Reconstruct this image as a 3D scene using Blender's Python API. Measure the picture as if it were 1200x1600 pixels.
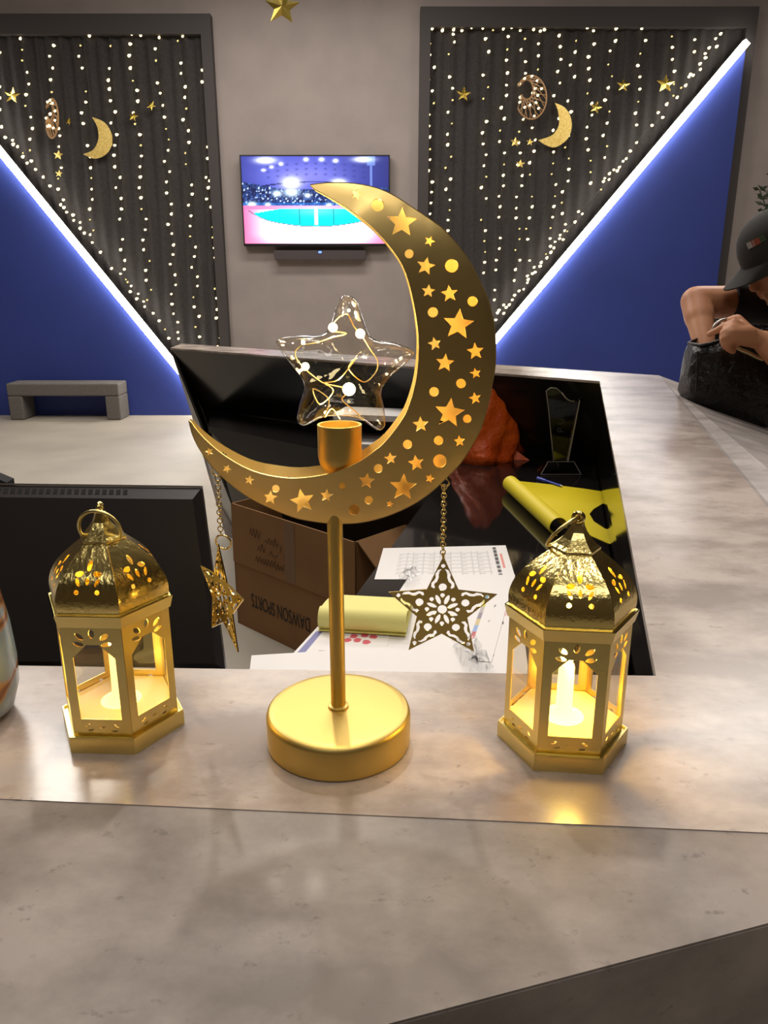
import bpy, bmesh, math, random
import numpy as np
from mathutils import Vector, Matrix, geometry

random.seed(7)
for o in list(bpy.data.objects):
    bpy.data.objects.remove(o, do_unlink=True)
scene = bpy.context.scene
COL = scene.collection

# ------------------------------------------------------------------ camera
CAM = Vector((0.0, 0.0, 1.43))
PITCH = math.radians(17.0)
FPX = 1200.0
cd = bpy.data.cameras.new('camera')
cam = bpy.data.objects.new('camera', cd)
COL.objects.link(cam)
cam.location = CAM
cam.rotation_euler = (math.pi / 2 - PITCH, 0, 0)
cd.sensor_fit = 'VERTICAL'
cd.sensor_height = 36.0
cd.lens = 36.0 * FPX / 1600.0
cd.clip_start = 0.02
scene.camera = cam

# ------------------------------------------------------------------ world, exposure
w = bpy.data.worlds.new('world')
scene.world = w
w.use_nodes = True
w.node_tree.nodes['Background'].inputs[0].default_value = (0.5, 0.48, 0.45, 1)
w.node_tree.nodes['Background'].inputs[1].default_value = 0.05
scene.view_settings.view_transform = 'Standard'
scene.view_settings.look = 'None'
scene.view_settings.exposure = 0.0
scene.view_settings.gamma = 1.0
scene.view_settings.use_curve_mapping = False

# ------------------------------------------------------------------ ceiling lights of the room
def area_light(name, loc, sx, sy, power, col=(1, .95, .89), rot=(0, 0, 0), spread=180):
    l = bpy.data.lights.new(name, 'AREA')
    l.shape = 'RECTANGLE'; l.size = sx; l.size_y = sy; l.energy = power; l.color = col
    l.spread = math.radians(spread)
    o = bpy.data.objects.new(name, l); COL.objects.link(o)
    o.location = loc; o.rotation_euler = rot
    return o
def spot_light(name, loc, target, power, size=60, radius=.05, col=(1, .93, .84)):
    l = bpy.data.lights.new(name, 'SPOT')
    l.energy = power; l.color = col; l.spot_size = math.radians(size); l.spot_blend = .6
    l.shadow_soft_size = radius
    o = bpy.data.objects.new(name, l); COL.objects.link(o)
    o.location = loc
    o.rotation_euler = (Vector(target) - Vector(loc)).to_track_quat('-Z', 'Y').to_euler()
    return o
CEIL = 4.3
area_light('ceiling_panel_light', (-.1, .75, CEIL - .05), 1.3, .7, 17)
area_light('ceiling_panel_light', (-.4, -2.3, CEIL - .05), 2.6, 1.0, 26)
area_light('ceiling_panel_light', (0.9, 3.2, CEIL - .05), 1.6, .6, 46)
area_light('ceiling_panel_light', (-2.6, 4.6, CEIL - .05), 1.6, .6, 130)
area_light('ceiling_panel_light', (-.6, 6.6, CEIL - .05), 2.4, .5, 95)
area_light('ceiling_panel_light', (3.0, 5.4, CEIL - .05), 1.6, .6, 80)
spot_light('ceiling_spot_light', (-.25, 2.3, CEIL - .08), (-.03, .5, 1.1), 135, 50, .06)
spot_light('ceiling_spot_light', (.9, -.5, CEIL - .08), (-.1, .5, 1.1), 55, 50, .06)
spot_light('ceiling_spot_light', (-.9, -.3, CEIL - .08), (.2, .6, 1.1), 18, 50, .06)

# ------------------------------------------------------------------ helpers
CP, SP = math.cos(PITCH), math.sin(PITCH)
def ray(px, py):
    a = (px - 600.0) / FPX; b = (800.0 - py) / FPX
    return Vector((a, CP + b * SP, -SP + b * CP))
def atZ(px, py, z):
    d = ray(px, py); return CAM + d * ((z - CAM.z) / d.z)
def atY(px, py, Y):
    d = ray(px, py); return CAM + d * (Y / d.y)
def onplane(px, py, p0, n):
    d = ray(px, py); return CAM + d * ((p0 - CAM).dot(n) / d.dot(n))
def lin(c):
    return tuple((x / 12.92 if x <= .04045 else ((x + .055) / 1.055) ** 2.4) for x in c)
def rgb(r, g, b):
    return lin((r / 255., g / 255., b / 255.))

RM = {}
def mk(name, vf, mat, parent=None, smooth=False, world=True, kind=None):
    verts, faces = vf
    me = bpy.data.meshes.new(name)
    vs = [Vector(v) for v in verts]
    if parent is not None and world:
        m = RM[parent.name].inverted(); vs = [m @ v for v in vs]
    me.from_pydata([tuple(v) for v in vs], [], faces)
    me.validate(); me.update()
    o = bpy.data.objects.new(name, me); COL.objects.link(o)
    if mat is not None: me.materials.append(mat)
    if smooth:
        me.polygons.foreach_set('use_smooth', [True] * len(me.polygons))
        if smooth is not True:
            me.set_sharp_from_angle(angle=math.radians(smooth))
    if parent is not None:
        o.parent = parent; RM[o.name] = RM[parent.name]
    else:
        RM[o.name] = Matrix.Identity(4)
    if kind: o['kind'] = kind
    return o
def tag(o, label, cat, group=None):
    o['label'] = label; o['category'] = cat
    if group: o['group'] = group
    return o
def thing(name, label, cat, loc=(0, 0, 0), rotz=0, group=None):
    o = bpy.data.objects.new(name, None); COL.objects.link(o)
    o.empty_display_size = .05
    o.location = loc; o.rotation_euler = (0, 0, rotz)
    RM[o.name] = Matrix.Translation(loc) @ Matrix.Rotation(rotz, 4, 'Z')
    return tag(o, label, cat, group)
def join(*parts):
    V, F = [], []
    for v, f in parts:
        n = len(V); V += [tuple(x) for x in v]; F += [tuple(i + n for i in g) for g in f]
    return V, F
def box(c, s, rz=0):
    x, y, z = s[0] / 2, s[1] / 2, s[2] / 2
    ca, sa = math.cos(rz), math.sin(rz)
    V = []
    for dz in (-z, z):
        for dx, dy in ((-x, -y), (x, -y), (x, y), (-x, y)):
            V.append((c[0] + dx * ca - dy * sa, c[1] + dx * sa + dy * ca, c[2] + dz))
    return V, [(3, 2, 1, 0), (4, 5, 6, 7), (0, 1, 5, 4), (1, 2, 6, 5), (2, 3, 7, 6), (3, 0, 4, 7)]
def hull8(bottom, top):
    n = len(bottom)
    V = [tuple(v) for v in bottom] + [tuple(v) for v in top]
    F = [tuple(range(n))[::-1], tuple(range(n, 2 * n))]
    for i in range(n):
        j = (i + 1) % n; F.append((i, j, n + j, n + i))
    return V, F
def prism(poly, z0, z1):
    return hull8([(p[0], p[1], z0) for p in poly], [(p[0], p[1], z1) for p in poly])
def slab(corners, thick):
    """solid plate: corners counter-clockwise seen from its face, thickness goes to the back"""
    c = [Vector(p) for p in corners]
    n = (c[1] - c[0]).cross(c[2] - c[0]).normalized()
    return hull8([p - n * thick for p in c], c)
def lathe(profile, n=32, c=(0, 0, 0), sx=1, cap=True):
    V, F = [], []
    for r, z in profile:
        for i in range(n):
            a = 2 * math.pi * i / n
            V.append((c[0] + r * math.cos(a) * sx, c[1] + r * math.sin(a), c[2] + z))
    m = len(profile)
    for k in range(m - 1):
        for i in range(n):
            j = (i + 1) % n
            F.append((k * n + i, k * n + j, (k + 1) * n + j, (k + 1) * n + i))
    if cap:
        F.append(tuple(range(n))[::-1]); F.append(tuple(range((m - 1) * n, m * n)))
    return V, F
def tube(path, r, n=6, closed=False, cap=True):
    P = [Vector(p) for p in path]; m = len(P); V, F = [], []
    rr = r if isinstance(r, (list, tuple)) else [r] * m
    up = None
    for k in range(m):
        if closed: t = P[(k + 1) % m] - P[k - 1]
        else: t = P[min(k + 1, m - 1)] - P[max(k - 1, 0)]
        t.normalize()
        if up is None:
            up = t.orthogonal().normalized()
        else:
            up = (up - t * up.dot(t))
            up = up.normalized() if up.length > 1e-6 else t.orthogonal().normalized()
        s = t.cross(up)
        for i in range(n):
            a = 2 * math.pi * i / n
            V.append(P[k] + (up * math.cos(a) + s * math.sin(a)) * rr[k])
    for k in range(m if closed else m - 1):
        q = (k + 1) % m
        for i in range(n):
            j = (i + 1) % n
            F.append((k * n + i, k * n + j, q * n + j, q * n + i))
    if not closed and cap:
        F.append(tuple(range(n))[::-1]); F.append(tuple(range((m - 1) * n, m * n)))
    return V, F
def torus(c, R, r, ax, n=28, m=8, sx=1.0):
    ax = Vector(ax).normalized(); u = ax.orthogonal().normalized(); v = ax.cross(u)
    return tube([Vector(c) + (u * math.cos(a) * sx + v * math.sin(a)) * R for a in [2 * math.pi * i / n for i in range(n)]], r, m, closed=True)
def sphere(c, r, n=12, m=8, s=(1, 1, 1)):
    V, F = [], []
    for k in range(m + 1):
        t = math.pi * k / m
        for i in range(n):
            a = 2 * math.pi * i / n
            V.append((c[0] + r * s[0] * math.sin(t) * math.cos(a), c[1] + r * s[1] * math.sin(t) * math.sin(a), c[2] + r * s[2] * math.cos(t)))
    for k in range(m):
        for i in range(n):
            j = (i + 1) % n
            F.append((k * n + i, (k + 1) * n + i, (k + 1) * n + j, k * n + j))
    return V, F
def catmull(P, sub=6, closed=False):
    P = [Vector(p) for p in P]; n = len(P); out = []
    for i in range(n if closed else n - 1):
        if closed: p0, p1, p2, p3 = P[i - 1], P[i], P[(i + 1) % n], P[(i + 2) % n]
        else: p0, p1, p2, p3 = P[max(i - 1, 0)], P[i], P[i + 1], P[min(i + 2, n - 1)]
        for k in range(sub):
            t = k / sub
            out.append(.5 * ((2 * p1) + (p2 - p0) * t + (2 * p0 - 5 * p1 + 4 * p2 - p3) * t * t + (3 * p1 - p0 - 3 * p2 + p3) * t ** 3))
    if not closed: out.append(P[-1])
    return out
def inside(p, poly):
    c = False; n = len(poly); x, y = p[0], p[1]; j = n - 1
    for i in range(n):
        xi, yi = poly[i][0], poly[i][1]; xj, yj = poly[j][0], poly[j][1]
        if (yi > y) != (yj > y) and x < (xj - xi) * (y - yi) / (yj - yi) + xi: c = not c
        j = i
    return c
def circ(cx, cy, r, n=14, sx=1, sy=1, rot=0):
    out = []
    for i in range(n):
        a = 2 * math.pi * i / n; x, y = r * sx * math.cos(a), r * sy * math.sin(a)
        out.append((cx + x * math.cos(rot) - y * math.sin(rot), cy + x * math.sin(rot) + y * math.cos(rot)))
    return out
def star2(cx, cy, R, rot=0, k=.45, n=5):
    return [(cx + (R if i % 2 == 0 else R * k) * math.sin(rot + math.pi * i / n), cy - (R if i % 2 == 0 else R * k) * math.cos(rot + math.pi * i / n)) for i in range(2 * n)]
def leaf2(cx, cy, L, W, rot, n=10):
    """pointed oval with its long axis along rot"""
    out = []
    for i in range(n):
        a = 2 * math.pi * i / n
        x = L / 2 * math.cos(a); y = W / 2 * math.sin(a) * (abs(math.sin(a)) ** .3)
        out.append((cx + x * math.cos(rot) - y * math.sin(rot), cy + x * math.sin(rot) + y * math.cos(rot)))
    return out
def cut_sheet(outer, holes, mapf, thick, grid=None):
    """sheet with cut-outs: triangulated in 2D, mapped to 3D by mapf, given thickness"""
    pts, edges = [], []
    def loop(L):
        b = len(pts)
        for p in L: pts.append(Vector((p[0], p[1])))
        for i in range(len(L)): edges.append((b + i, b + (i + 1) % len(L)))
    loop(outer)
    for h in holes: loop(h)
    if grid:
        xs = [p[0] for p in outer]; ys = [p[1] for p in outer]
        y = min(ys) + grid * .5; row = 0
        while y < max(ys):
            x = min(xs) + grid * (.5 if row % 2 else .95)
            while x < max(xs):
                if inside((x, y), outer) and not any(inside((x, y), h) for h in holes):
                    ok = True
                    for p in pts[:]:
                        if abs(p.x - x) < grid * .35 and abs(p.y - y) < grid * .35: ok = False; break
                    if ok: pts.append(Vector((x, y)))
                x += grid
            y += grid; row += 1
    r = geometry.delaunay_2d_cdt(pts, edges, [], 0, 1e-9)
    v2, fs = r[0], r[2]
    keep = []
    for f in fs:
        cx = sum(v2[i].x for i in f) / len(f); cy = sum(v2[i].y for i in f) / len(f)
        if inside((cx, cy), outer) and not any(inside((cx, cy), h) for h in holes): keep.append(tuple(f))
    used = sorted({i for f in keep for i in f}); mp = {a: b for b, a in enumerate(used)}
    P = [Vector(mapf(v2[i].x, v2[i].y)) for i in used]
    F = [tuple(mp[i] for i in f) for f in keep]
    N = [Vector((0, 0, 0)) for _ in P]
    for f in F:
        n = (P[f[1]] - P[f[0]]).cross(P[f[2]] - P[f[0]])
        for i in f: N[i] += n
    N = [n.normalized() if n.length > 0 else Vector((0, 0, 1)) for n in N]
    n0 = len(P); h = thick / 2
    V = [p + n * h for p, n in zip(P, N)] + [p - n * h for p, n in zip(P, N)]
    FF = list(F) + [tuple(i + n0 for i in f[::-1]) for f in F]
    cnt = {}
    for f in F:
        for i in range(len(f)):
            a, b = f[i], f[(i + 1) % len(f)]
            cnt[(a, b)] = cnt.get((a, b), 0) + 1
    for (a, b) in cnt:
        if (b, a) not in cnt:
            k = len(V)
            V += [V[a], V[b], V[b + n0], V[a + n0]]
            FF.append((k + 1, k, k + 3, k + 2))
    return V, FF
def text_mesh(body, size, M, depth=.0004):
    c = bpy.data.curves.new('lettering', 'FONT'); c.body = body; c.size = size; c.extrude = depth
    c.align_x = 'CENTER'; c.align_y = 'CENTER'
    t = bpy.data.objects.new('lettering_tmp', c); COL.objects.link(t)
    dg = bpy.context.evaluated_depsgraph_get()
    me = bpy.data.meshes.new_from_object(t.evaluated_get(dg))
    V = [M @ v.co for v in me.vertices]; F = [tuple(p.vertices) for p in me.polygons]
    bpy.data.objects.remove(t); bpy.data.meshes.remove(me); bpy.data.curves.remove(c)
    return V, F
def capsule(p0, p1, r0, r1, n=14):
    p0, p1 = Vector(p0), Vector(p1); d = (p1 - p0); L = d.length; d = d / L if L > 1e-6 else Vector((0, 0, 1))
    path, rad = [], []
    for k in range(5):
        a = math.pi / 2 * k / 4; path.append(p0 - d * r0 * math.cos(a)); rad.append(max(r0 * math.sin(a), 1e-4))
    for k in range(1, 5):
        t = k / 5; path.append(p0.lerp(p1, t)); rad.append(r0 + (r1 - r0) * t)
    for k in range(5):
        a = math.pi / 2 * k / 4; path.append(p1 + d * r1 * math.sin(a)); rad.append(max(r1 * math.cos(a), 1e-4))
    return tube(path, rad, n)

# ------------------------------------------------------------------ materials
MATS = {}
def mat(name, col, rough=.5, metal=0, noise=None, bump=None, spec=.5, emit=None, estr=0, trans=0, coat=0, sheen=0):
    m = bpy.data.materials.new(name); m.use_nodes = True
    nt = m.node_tree; b = nt.nodes['Principled BSDF']
    b.inputs['Base Color'].default_value = (*col, 1); b.inputs['Roughness'].default_value = rough
    b.inputs['Metallic'].default_value = metal; b.inputs['Specular IOR Level'].default_value = spec
    b.inputs['Transmission Weight'].default_value = trans; b.inputs['Coat Weight'].default_value = coat
    b.inputs['Sheen Weight'].default_value = sheen
    if emit:
        b.inputs['Emission Color'].default_value = (*emit, 1); b.inputs['Emission Strength'].default_value = estr
    tc = None
    def coords():
        nonlocal tc
        if tc is None: tc = nt.nodes.new('ShaderNodeTexCoord')
        return tc.outputs['Object']
    if noise:
        col2, scale, detail, lo, hi = noise
        n = nt.nodes.new('ShaderNodeTexNoise'); n.inputs['Scale'].default_value = scale; n.inputs['Detail'].default_value = detail
        nt.links.new(coords(), n.inputs['Vector'])
        r = nt.nodes.new('ShaderNodeValToRGB')
        r.color_ramp.elements[0].position = lo; r.color_ramp.elements[0].color = (*col, 1)
        r.color_ramp.elements[1].position = hi; r.color_ramp.elements[1].color = (*col2, 1)
        nt.links.new(n.outputs['Fac'], r.inputs['Fac']); nt.links.new(r.outputs['Color'], b.inputs['Base Color'])
    if bump:
        scale, strength, dist = bump
        n = nt.nodes.new('ShaderNodeTexNoise'); n.inputs['Scale'].default_value = scale; n.inputs['Detail'].default_value = 4
        nt.links.new(coords(), n.inputs['Vector'])
        bn = nt.nodes.new('ShaderNodeBump'); bn.inputs['Strength'].default_value = strength; bn.inputs['Distance'].default_value = dist
        nt.links.new(n.outputs['Fac'], bn.inputs['Height']); nt.links.new(bn.outputs['Normal'], b.inputs['Normal'])
    MATS[name] = m
    return m
def emis(name, col, strength):
    m = bpy.data.materials.new(name); m.use_nodes = True; nt = m.node_tree
    nt.nodes.remove(nt.nodes['Principled BSDF'])
    e = nt.nodes.new('ShaderNodeEmission'); e.inputs[0].default_value = (*col, 1); e.inputs[1].default_value = strength
    nt.links.new(e.outputs[0], nt.nodes['Material Output'].inputs[0])
    return m
def thin_glass(name, tint, ior=1.45, rough=.02, bump=None, gain=1.0):
    """thin clear sheet: see-through with real Fresnel reflection"""
    m = bpy.data.materials.new(name); m.use_nodes = True; nt = m.node_tree
    nt.nodes.remove(nt.nodes['Principled BSDF'])
    t = nt.nodes.new('ShaderNodeBsdfTransparent'); t.inputs[0].default_value = (*tint, 1)
    g = nt.nodes.new('ShaderNodeBsdfGlossy'); g.inputs['Roughness'].default_value = rough
    f = nt.nodes.new('ShaderNodeFresnel'); f.inputs[0].default_value = ior
    gm = nt.nodes.new('ShaderNodeNewGeometry'); ma = nt.nodes.new('ShaderNodeMath'); ma.operation = 'MULTIPLY_ADD'
    ma.inputs[1].default_value = 1.0 / ior - ior; ma.inputs[2].default_value = ior      # same index from both sides of the sheet
    nt.links.new(gm.outputs['Backfacing'], ma.inputs[0]); nt.links.new(ma.outputs[0], f.inputs[0])
    x = nt.nodes.new('ShaderNodeMixShader')
    mu = nt.nodes.new('ShaderNodeMath'); mu.operation = 'MULTIPLY'; mu.inputs[1].default_value = gain; mu.use_clamp = True
    nt.links.new(f.outputs[0], mu.inputs[0]); nt.links.new(mu.outputs[0], x.inputs[0])
    nt.links.new(t.outputs[0], x.inputs[1]); nt.links.new(g.outputs[0], x.inputs[2])
    nt.links.new(x.outputs[0], nt.nodes['Material Output'].inputs[0])
    if bump:
        tc = nt.nodes.new('ShaderNodeTexCoord'); n = nt.nodes.new('ShaderNodeTexNoise'); n.inputs['Scale'].default_value = bump[0]
        nt.links.new(tc.outputs['Object'], n.inputs['Vector'])
        bn = nt.nodes.new('ShaderNodeBump'); bn.inputs['Strength'].default_value = bump[1]; bn.inputs['Distance'].default_value = bump[2]
        nt.links.new(n.outputs['Fac'], bn.inputs['Height'])
        nt.links.new(bn.outputs[0], g.inputs['Normal']); nt.links.new(bn.outputs[0], f.inputs['Normal'])
    return m
def attr_mat(name, emission=None, rough=.6):
    m = bpy.data.materials.new(name); m.use_nodes = True; nt = m.node_tree; b = nt.nodes['Principled BSDF']
    a = nt.nodes.new('ShaderNodeAttribute'); a.attribute_name = 'print'
    b.inputs['Roughness'].default_value = rough
    if emission:
        b.inputs['Base Color'].default_value = (.01, .01, .01, 1)
        nt.links.new(a.outputs['Color'], b.inputs['Emission Color']); b.inputs['Emission Strength'].default_value = emission
    else:
        nt.links.new(a.outputs['Color'], b.inputs['Base Color'])
    return m
def concrete(name, c1, c2, c3, rough):
    m = mat(name, c1, rough); nt = m.node_tree; b = nt.nodes['Principled BSDF']
    tc = nt.nodes.new('ShaderNodeTexCoord')
    mp = nt.nodes.new('ShaderNodeMapping'); mp.inputs['Scale'].default_value = (1, 1.6, 1)
    nt.links.new(tc.outputs['Object'], mp.inputs['Vector'])
    n1 = nt.nodes.new('ShaderNodeTexNoise'); n1.inputs['Scale'].default_value = 7; n1.inputs['Detail'].default_value = 8; n1.inputs['Roughness'].default_value = .62
    n2 = nt.nodes.new('ShaderNodeTexNoise'); n2.inputs['Scale'].default_value = 55; n2.inputs['Detail'].default_value = 6; n2.inputs['Roughness'].default_value = .7
    nt.links.new(mp.outputs[0], n1.inputs['Vector']); nt.links.new(mp.outputs[0], n2.inputs['Vector'])
    r = nt.nodes.new('ShaderNodeValToRGB')
    r.color_ramp.elements[0].position = .38; r.color_ramp.elements[0].color = (*c2, 1)
    r.color_ramp.elements[1].position = .60; r.color_ramp.elements[1].color = (*c1, 1)
    nt.links.new(n1.outputs['Fac'], r.inputs['Fac'])
    r2 = nt.nodes.new('ShaderNodeValToRGB')
    r2.color_ramp.elements[0].position = .30; r2.color_ramp.elements[0].color = (1, 1, 1, 1)
    r2.color_ramp.elements[1].position = .40; r2.color_ramp.elements[1].color = (0, 0, 0, 1)
    nt.links.new(n2.outputs['Fac'], r2.inputs['Fac'])
    mx = nt.nodes.new('ShaderNodeMixRGB'); mx.inputs['Color2'].default_value = (*c3, 1)
    mm = nt.nodes.new('ShaderNodeMath'); mm.operation = 'MULTIPLY'; mm.inputs[1].default_value = .6
    nt.links.new(r2.outputs['Color'], mm.inputs[0]); nt.links.new(mm.outputs[0], mx.inputs['Fac'])
    nt.links.new(r.outputs['Color'], mx.inputs['Color1']); nt.links.new(mx.outputs['Color'], b.inputs['Base Color'])
    return m

M_WALL = mat('grey_plaster', rgb(150, 138, 132), .85, noise=(rgb(142, 131, 126), 3, 4, .35, .65))
M_FLOOR = mat('grey_floor', rgb(176, 166, 150), .45, noise=(rgb(160, 150, 136), 2.2, 6, .3, .7))
M_CEIL = mat('ceiling_paint', rgb(120, 112, 105), .9)
M_DARK = mat('dark_side_wall', rgb(96, 84, 74), .85)
M_FRAME = mat('dark_grey_frame', rgb(56, 50, 48), .7)
M_CURT = mat('black_curtain', rgb(40, 36, 35), .85, noise=(rgb(49, 44, 42), 40, 2, .4, .6))
M_BLUE = mat('blue_paint', rgb(40, 56, 128), .6, noise=(rgb(37, 52, 120), 2, 3, .3, .7))
M_LED = emis('white_led', (1, .96, .88), 26)
M_ALU = mat('aluminium', rgb(180, 178, 172), .4, .8)
M_TOP = concrete('concrete_laminate', rgb(190, 175, 165), rgb(146, 131, 122), rgb(114, 102, 94), .24)
M_FACET = concrete('concrete_laminate_matt_shaded', rgb(172, 161, 156), rgb(134, 124, 119), rgb(100, 91, 86), .5)  # same laminate as the top; shade on the slopes put into greyer tones
M_BLACK = mat('black_gloss', rgb(26, 23, 22), .06, spec=.6)
M_BLACKP = mat('black_inner_panel', rgb(28, 25, 24), .22)
M_GOLD = mat('satin_gold', (.72, .52, .16), .46, 1, bump=(900, .05, .001))
M_GOLDM = mat('satin_gold_plate', (.80, .58, .22), .42, 1)
M_GOLDP = mat('polished_gold', (.90, .66, .22), .12, 1)
M_FOIL = mat('gold_foil', (.94, .75, .28), .17, 1, bump=(330, .25, .0012))
M_FOILM = mat('gold_foil_satin', (.86, .70, .27), .3, 1, bump=(420, .12, .001))
M_PANE = thin_glass('pane_glass', (.97, .96, .93))
M_BULBG = thin_glass('bulb_glass', (.97, .95, .90), 1.5, .015, bump=(70, .4, .005), gain=1.9)
M_WIRE = mat('copper_wire', (.85, .62, .25), .3, 1)
M_LEDW = emis('warm_led', (1, .80, .42), 14)
M_FAIRY = emis('fairy_bulb', (1, .80, .42), 4)
M_FAIRYD = emis('fairy_bulb_dim', (1, .78, .30), 1.3)
M_STRING = mat('dark_string', rgb(54, 49, 42), .7)
M_GLIT = mat('gold_glitter', (.75, .50, .12), .4, .9, noise=((.95, .72, .25), 90, 3, .35, .65), bump=(160, .5, .004))
M_SHINY = mat('gold_shiny', (.85, .65, .15), .22, 1)
M_WEAVE = mat('rattan', rgb(178, 140, 100), .5, .3)
M_CREAM = mat('cream_plastic', rgb(240, 225, 190), .5)
M_CANDLE = mat('glowing_candle', rgb(255, 235, 190), .5, emit=(1, .72, .22), estr=2.2)
M_CANDLEB = mat('bright_glowing_candle', rgb(255, 235, 190), .5, emit=(1, .72, .16), estr=4.5)
M_FLAME = emis('candle_flame', (1, .72, .18), 14)
M_CARD = mat('cardboard', rgb(152, 110, 66), .8, noise=(rgb(140, 100, 60), 5, 4, .3, .7))
M_TAPE = mat('brown_tape', rgb(122, 86, 52), .35)
M_INK = mat('black_ink', rgb(35, 26, 24), .7)
M_INKP = mat('purple_ink', rgb(62, 40, 44), .7)
M_PAPER = mat('white_paper', rgb(236, 230, 226), .7)
M_YPAD = mat('yellow_paper', rgb(238, 228, 140), .7)
M_YSHEET = mat('yellow_sheet', rgb(238, 214, 30), .45)
M_ORANGE = mat('orange_plastic', rgb(255, 112, 30), .4, noise=(rgb(240, 90, 22), 14, 4, .3, .7), bump=(28, .6, .02))
M_CLEAR = thin_glass('clear_plastic', (.97, .97, .97), 1.45, .15, bump=(60, .6, .006), gain=.8)
M_CRYSTAL = mat('crystal', (.95, .97, 1), .02, trans=1.0)
M_CRYSTAL.node_tree.nodes['Principled BSDF'].inputs['IOR'].default_value = 1.5
M_PEN = mat('blue_pen', rgb(30, 50, 170), .3)
M_MON = mat('monitor_plastic', rgb(46, 40, 38), .38, bump=(700, .08, .001))
M_MONE = mat('monitor_edge', rgb(104, 96, 92), .4)
M_SLOT = mat('slot_black', rgb(12, 11, 11), .8)
M_TVB = mat('tv_bezel', rgb(24, 22, 24), .35)
M_SBAR = mat('soundbar', rgb(64, 54, 54), .6)
M_BLED = emis('blue_led', (.1, .2, 1), 4)
M_BENCH = mat('grey_upholstery', rgb(104, 98, 92), .9, noise=(rgb(92, 86, 82), 60, 3, .35, .65))
M_SKIN = mat('skin', rgb(214, 152, 112), .5, noise=(rgb(200, 136, 98), 14, 3, .35, .65))
M_SHIRT = mat('black_shirt', rgb(40, 38, 40), .9)
M_TROUS = mat('dark_trousers', rgb(34, 34, 40), .9)
M_CAP = mat('black_cap', rgb(44, 40, 36), .85)
M_LEATH = mat('black_leather', rgb(26, 24, 23), .34, bump=(16, .7, .03))
M_LEATHI = mat('bag_lining', rgb(30, 27, 25), .8)
M_BRASS = mat('zip_brass', (.7, .55, .3), .35, 1)
M_CHROME = mat('bag_ring_steel', rgb(190, 186, 180), .3, 1)
M_VASE = None
M_LEAF = mat('dark_leaf', rgb(46, 54, 40), .6)
M_POT = mat('grey_pot', rgb(90, 86, 82), .7)
M_WHITE = mat('white_thread', rgb(165, 160, 158), .6)
M_RED = mat('red_thread', rgb(150, 72, 50), .6)
M_GREEN = mat('green_thread', rgb(64, 82, 58), .6)
M_PRINT = attr_mat('printed_paper')
M_SCREEN = attr_mat('tv_picture', 1.7, .25)

# ------------------------------------------------------------------ room
WY = 8.4
def struct(name, vf, m):
    return mk(name, vf, m, kind='structure')
struct('floor', box((0, 2.2, -.05), (16, 12.6, .1)), M_FLOOR)
struct('ceiling', box((0, 2.2, CEIL + .05), (16, 12.6, .1)), M_CEIL)
struct('wall_back', box((0, WY + .05, CEIL / 2), (16, .1, CEIL)), M_WALL)
struct('wall_left', box((-7.95, 2.2, CEIL / 2), (.1, 12.4, CEIL)), M_DARK)
struct('wall_right', box((7.95, 2.2, CEIL / 2), (.1, 12.4, CEIL)), M_DARK)
struct('wall_front', box((0, -4.0, CEIL / 2), (16, .1, CEIL)), M_DARK)

# two tall framed niches with black curtain, blue lower triangle and diagonal LED line
YF = WY - .10
def framed(side):
    if side == 'right':
        tl = atY(657, 14, YF); tr = atY(1187, 10, YF)
    else:
        tr = atY(328, 21, YF); tl = Vector((tr.x - (atY(1187, 10, YF).x - atY(657, 14, YF).x), 0, 0))
    zt = tr.z; x0, x1 = tl.x, tr.x
    fw, ft = .10, .17
    fr = join(box(((x0 + x1) / 2, WY - .05, zt - ft / 2), (x1 - x0, .10, ft)),
              box((x0 + fw / 2, WY - .05, (zt - ft) / 2), (fw, .10, zt - ft)),
              box((x1 - fw / 2, WY - .05, (zt - ft) / 2), (fw, .10, zt - ft)))
    struct('trim_1' if side == 'left' else 'trim_2', fr, M_FRAME)
    xi0, xi1, zi = x0 + fw, x1 - fw, zt - ft
    n = 150; V, F = [], []
    for i in range(n + 1):
        x = xi0 + (xi1 - xi0) * i / n
        y = WY - .022 + .012 * math.sin(i * 1.05) + .006 * math.sin(i * .37 + 1)
        V += [(x, y - .003, .02), (x, y - .003, zi), (x, y + .003, .02), (x, y + .003, zi)]
    for i in range(n):
        a, b = 4 * i, 4 * i + 4
        F += [(a, b, b + 1, a + 1), (a + 2, a + 3, b + 3, b + 2), (a + 1, b + 1, b + 3, a + 3), (a, a + 2, b + 2, b)]
    c = mk('curtain', (V, F), M_CURT, smooth=60)
    tag(c, 'black pleated curtain behind the fairy lights ' + ('left of the television' if side == 'left' else 'right of the television'), 'curtain')
    return xi0, xi1, zi
LX0, LX1, LZ = framed('left')
RX0, RX1, RZ = framed('right')
YB = WY - .14
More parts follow.
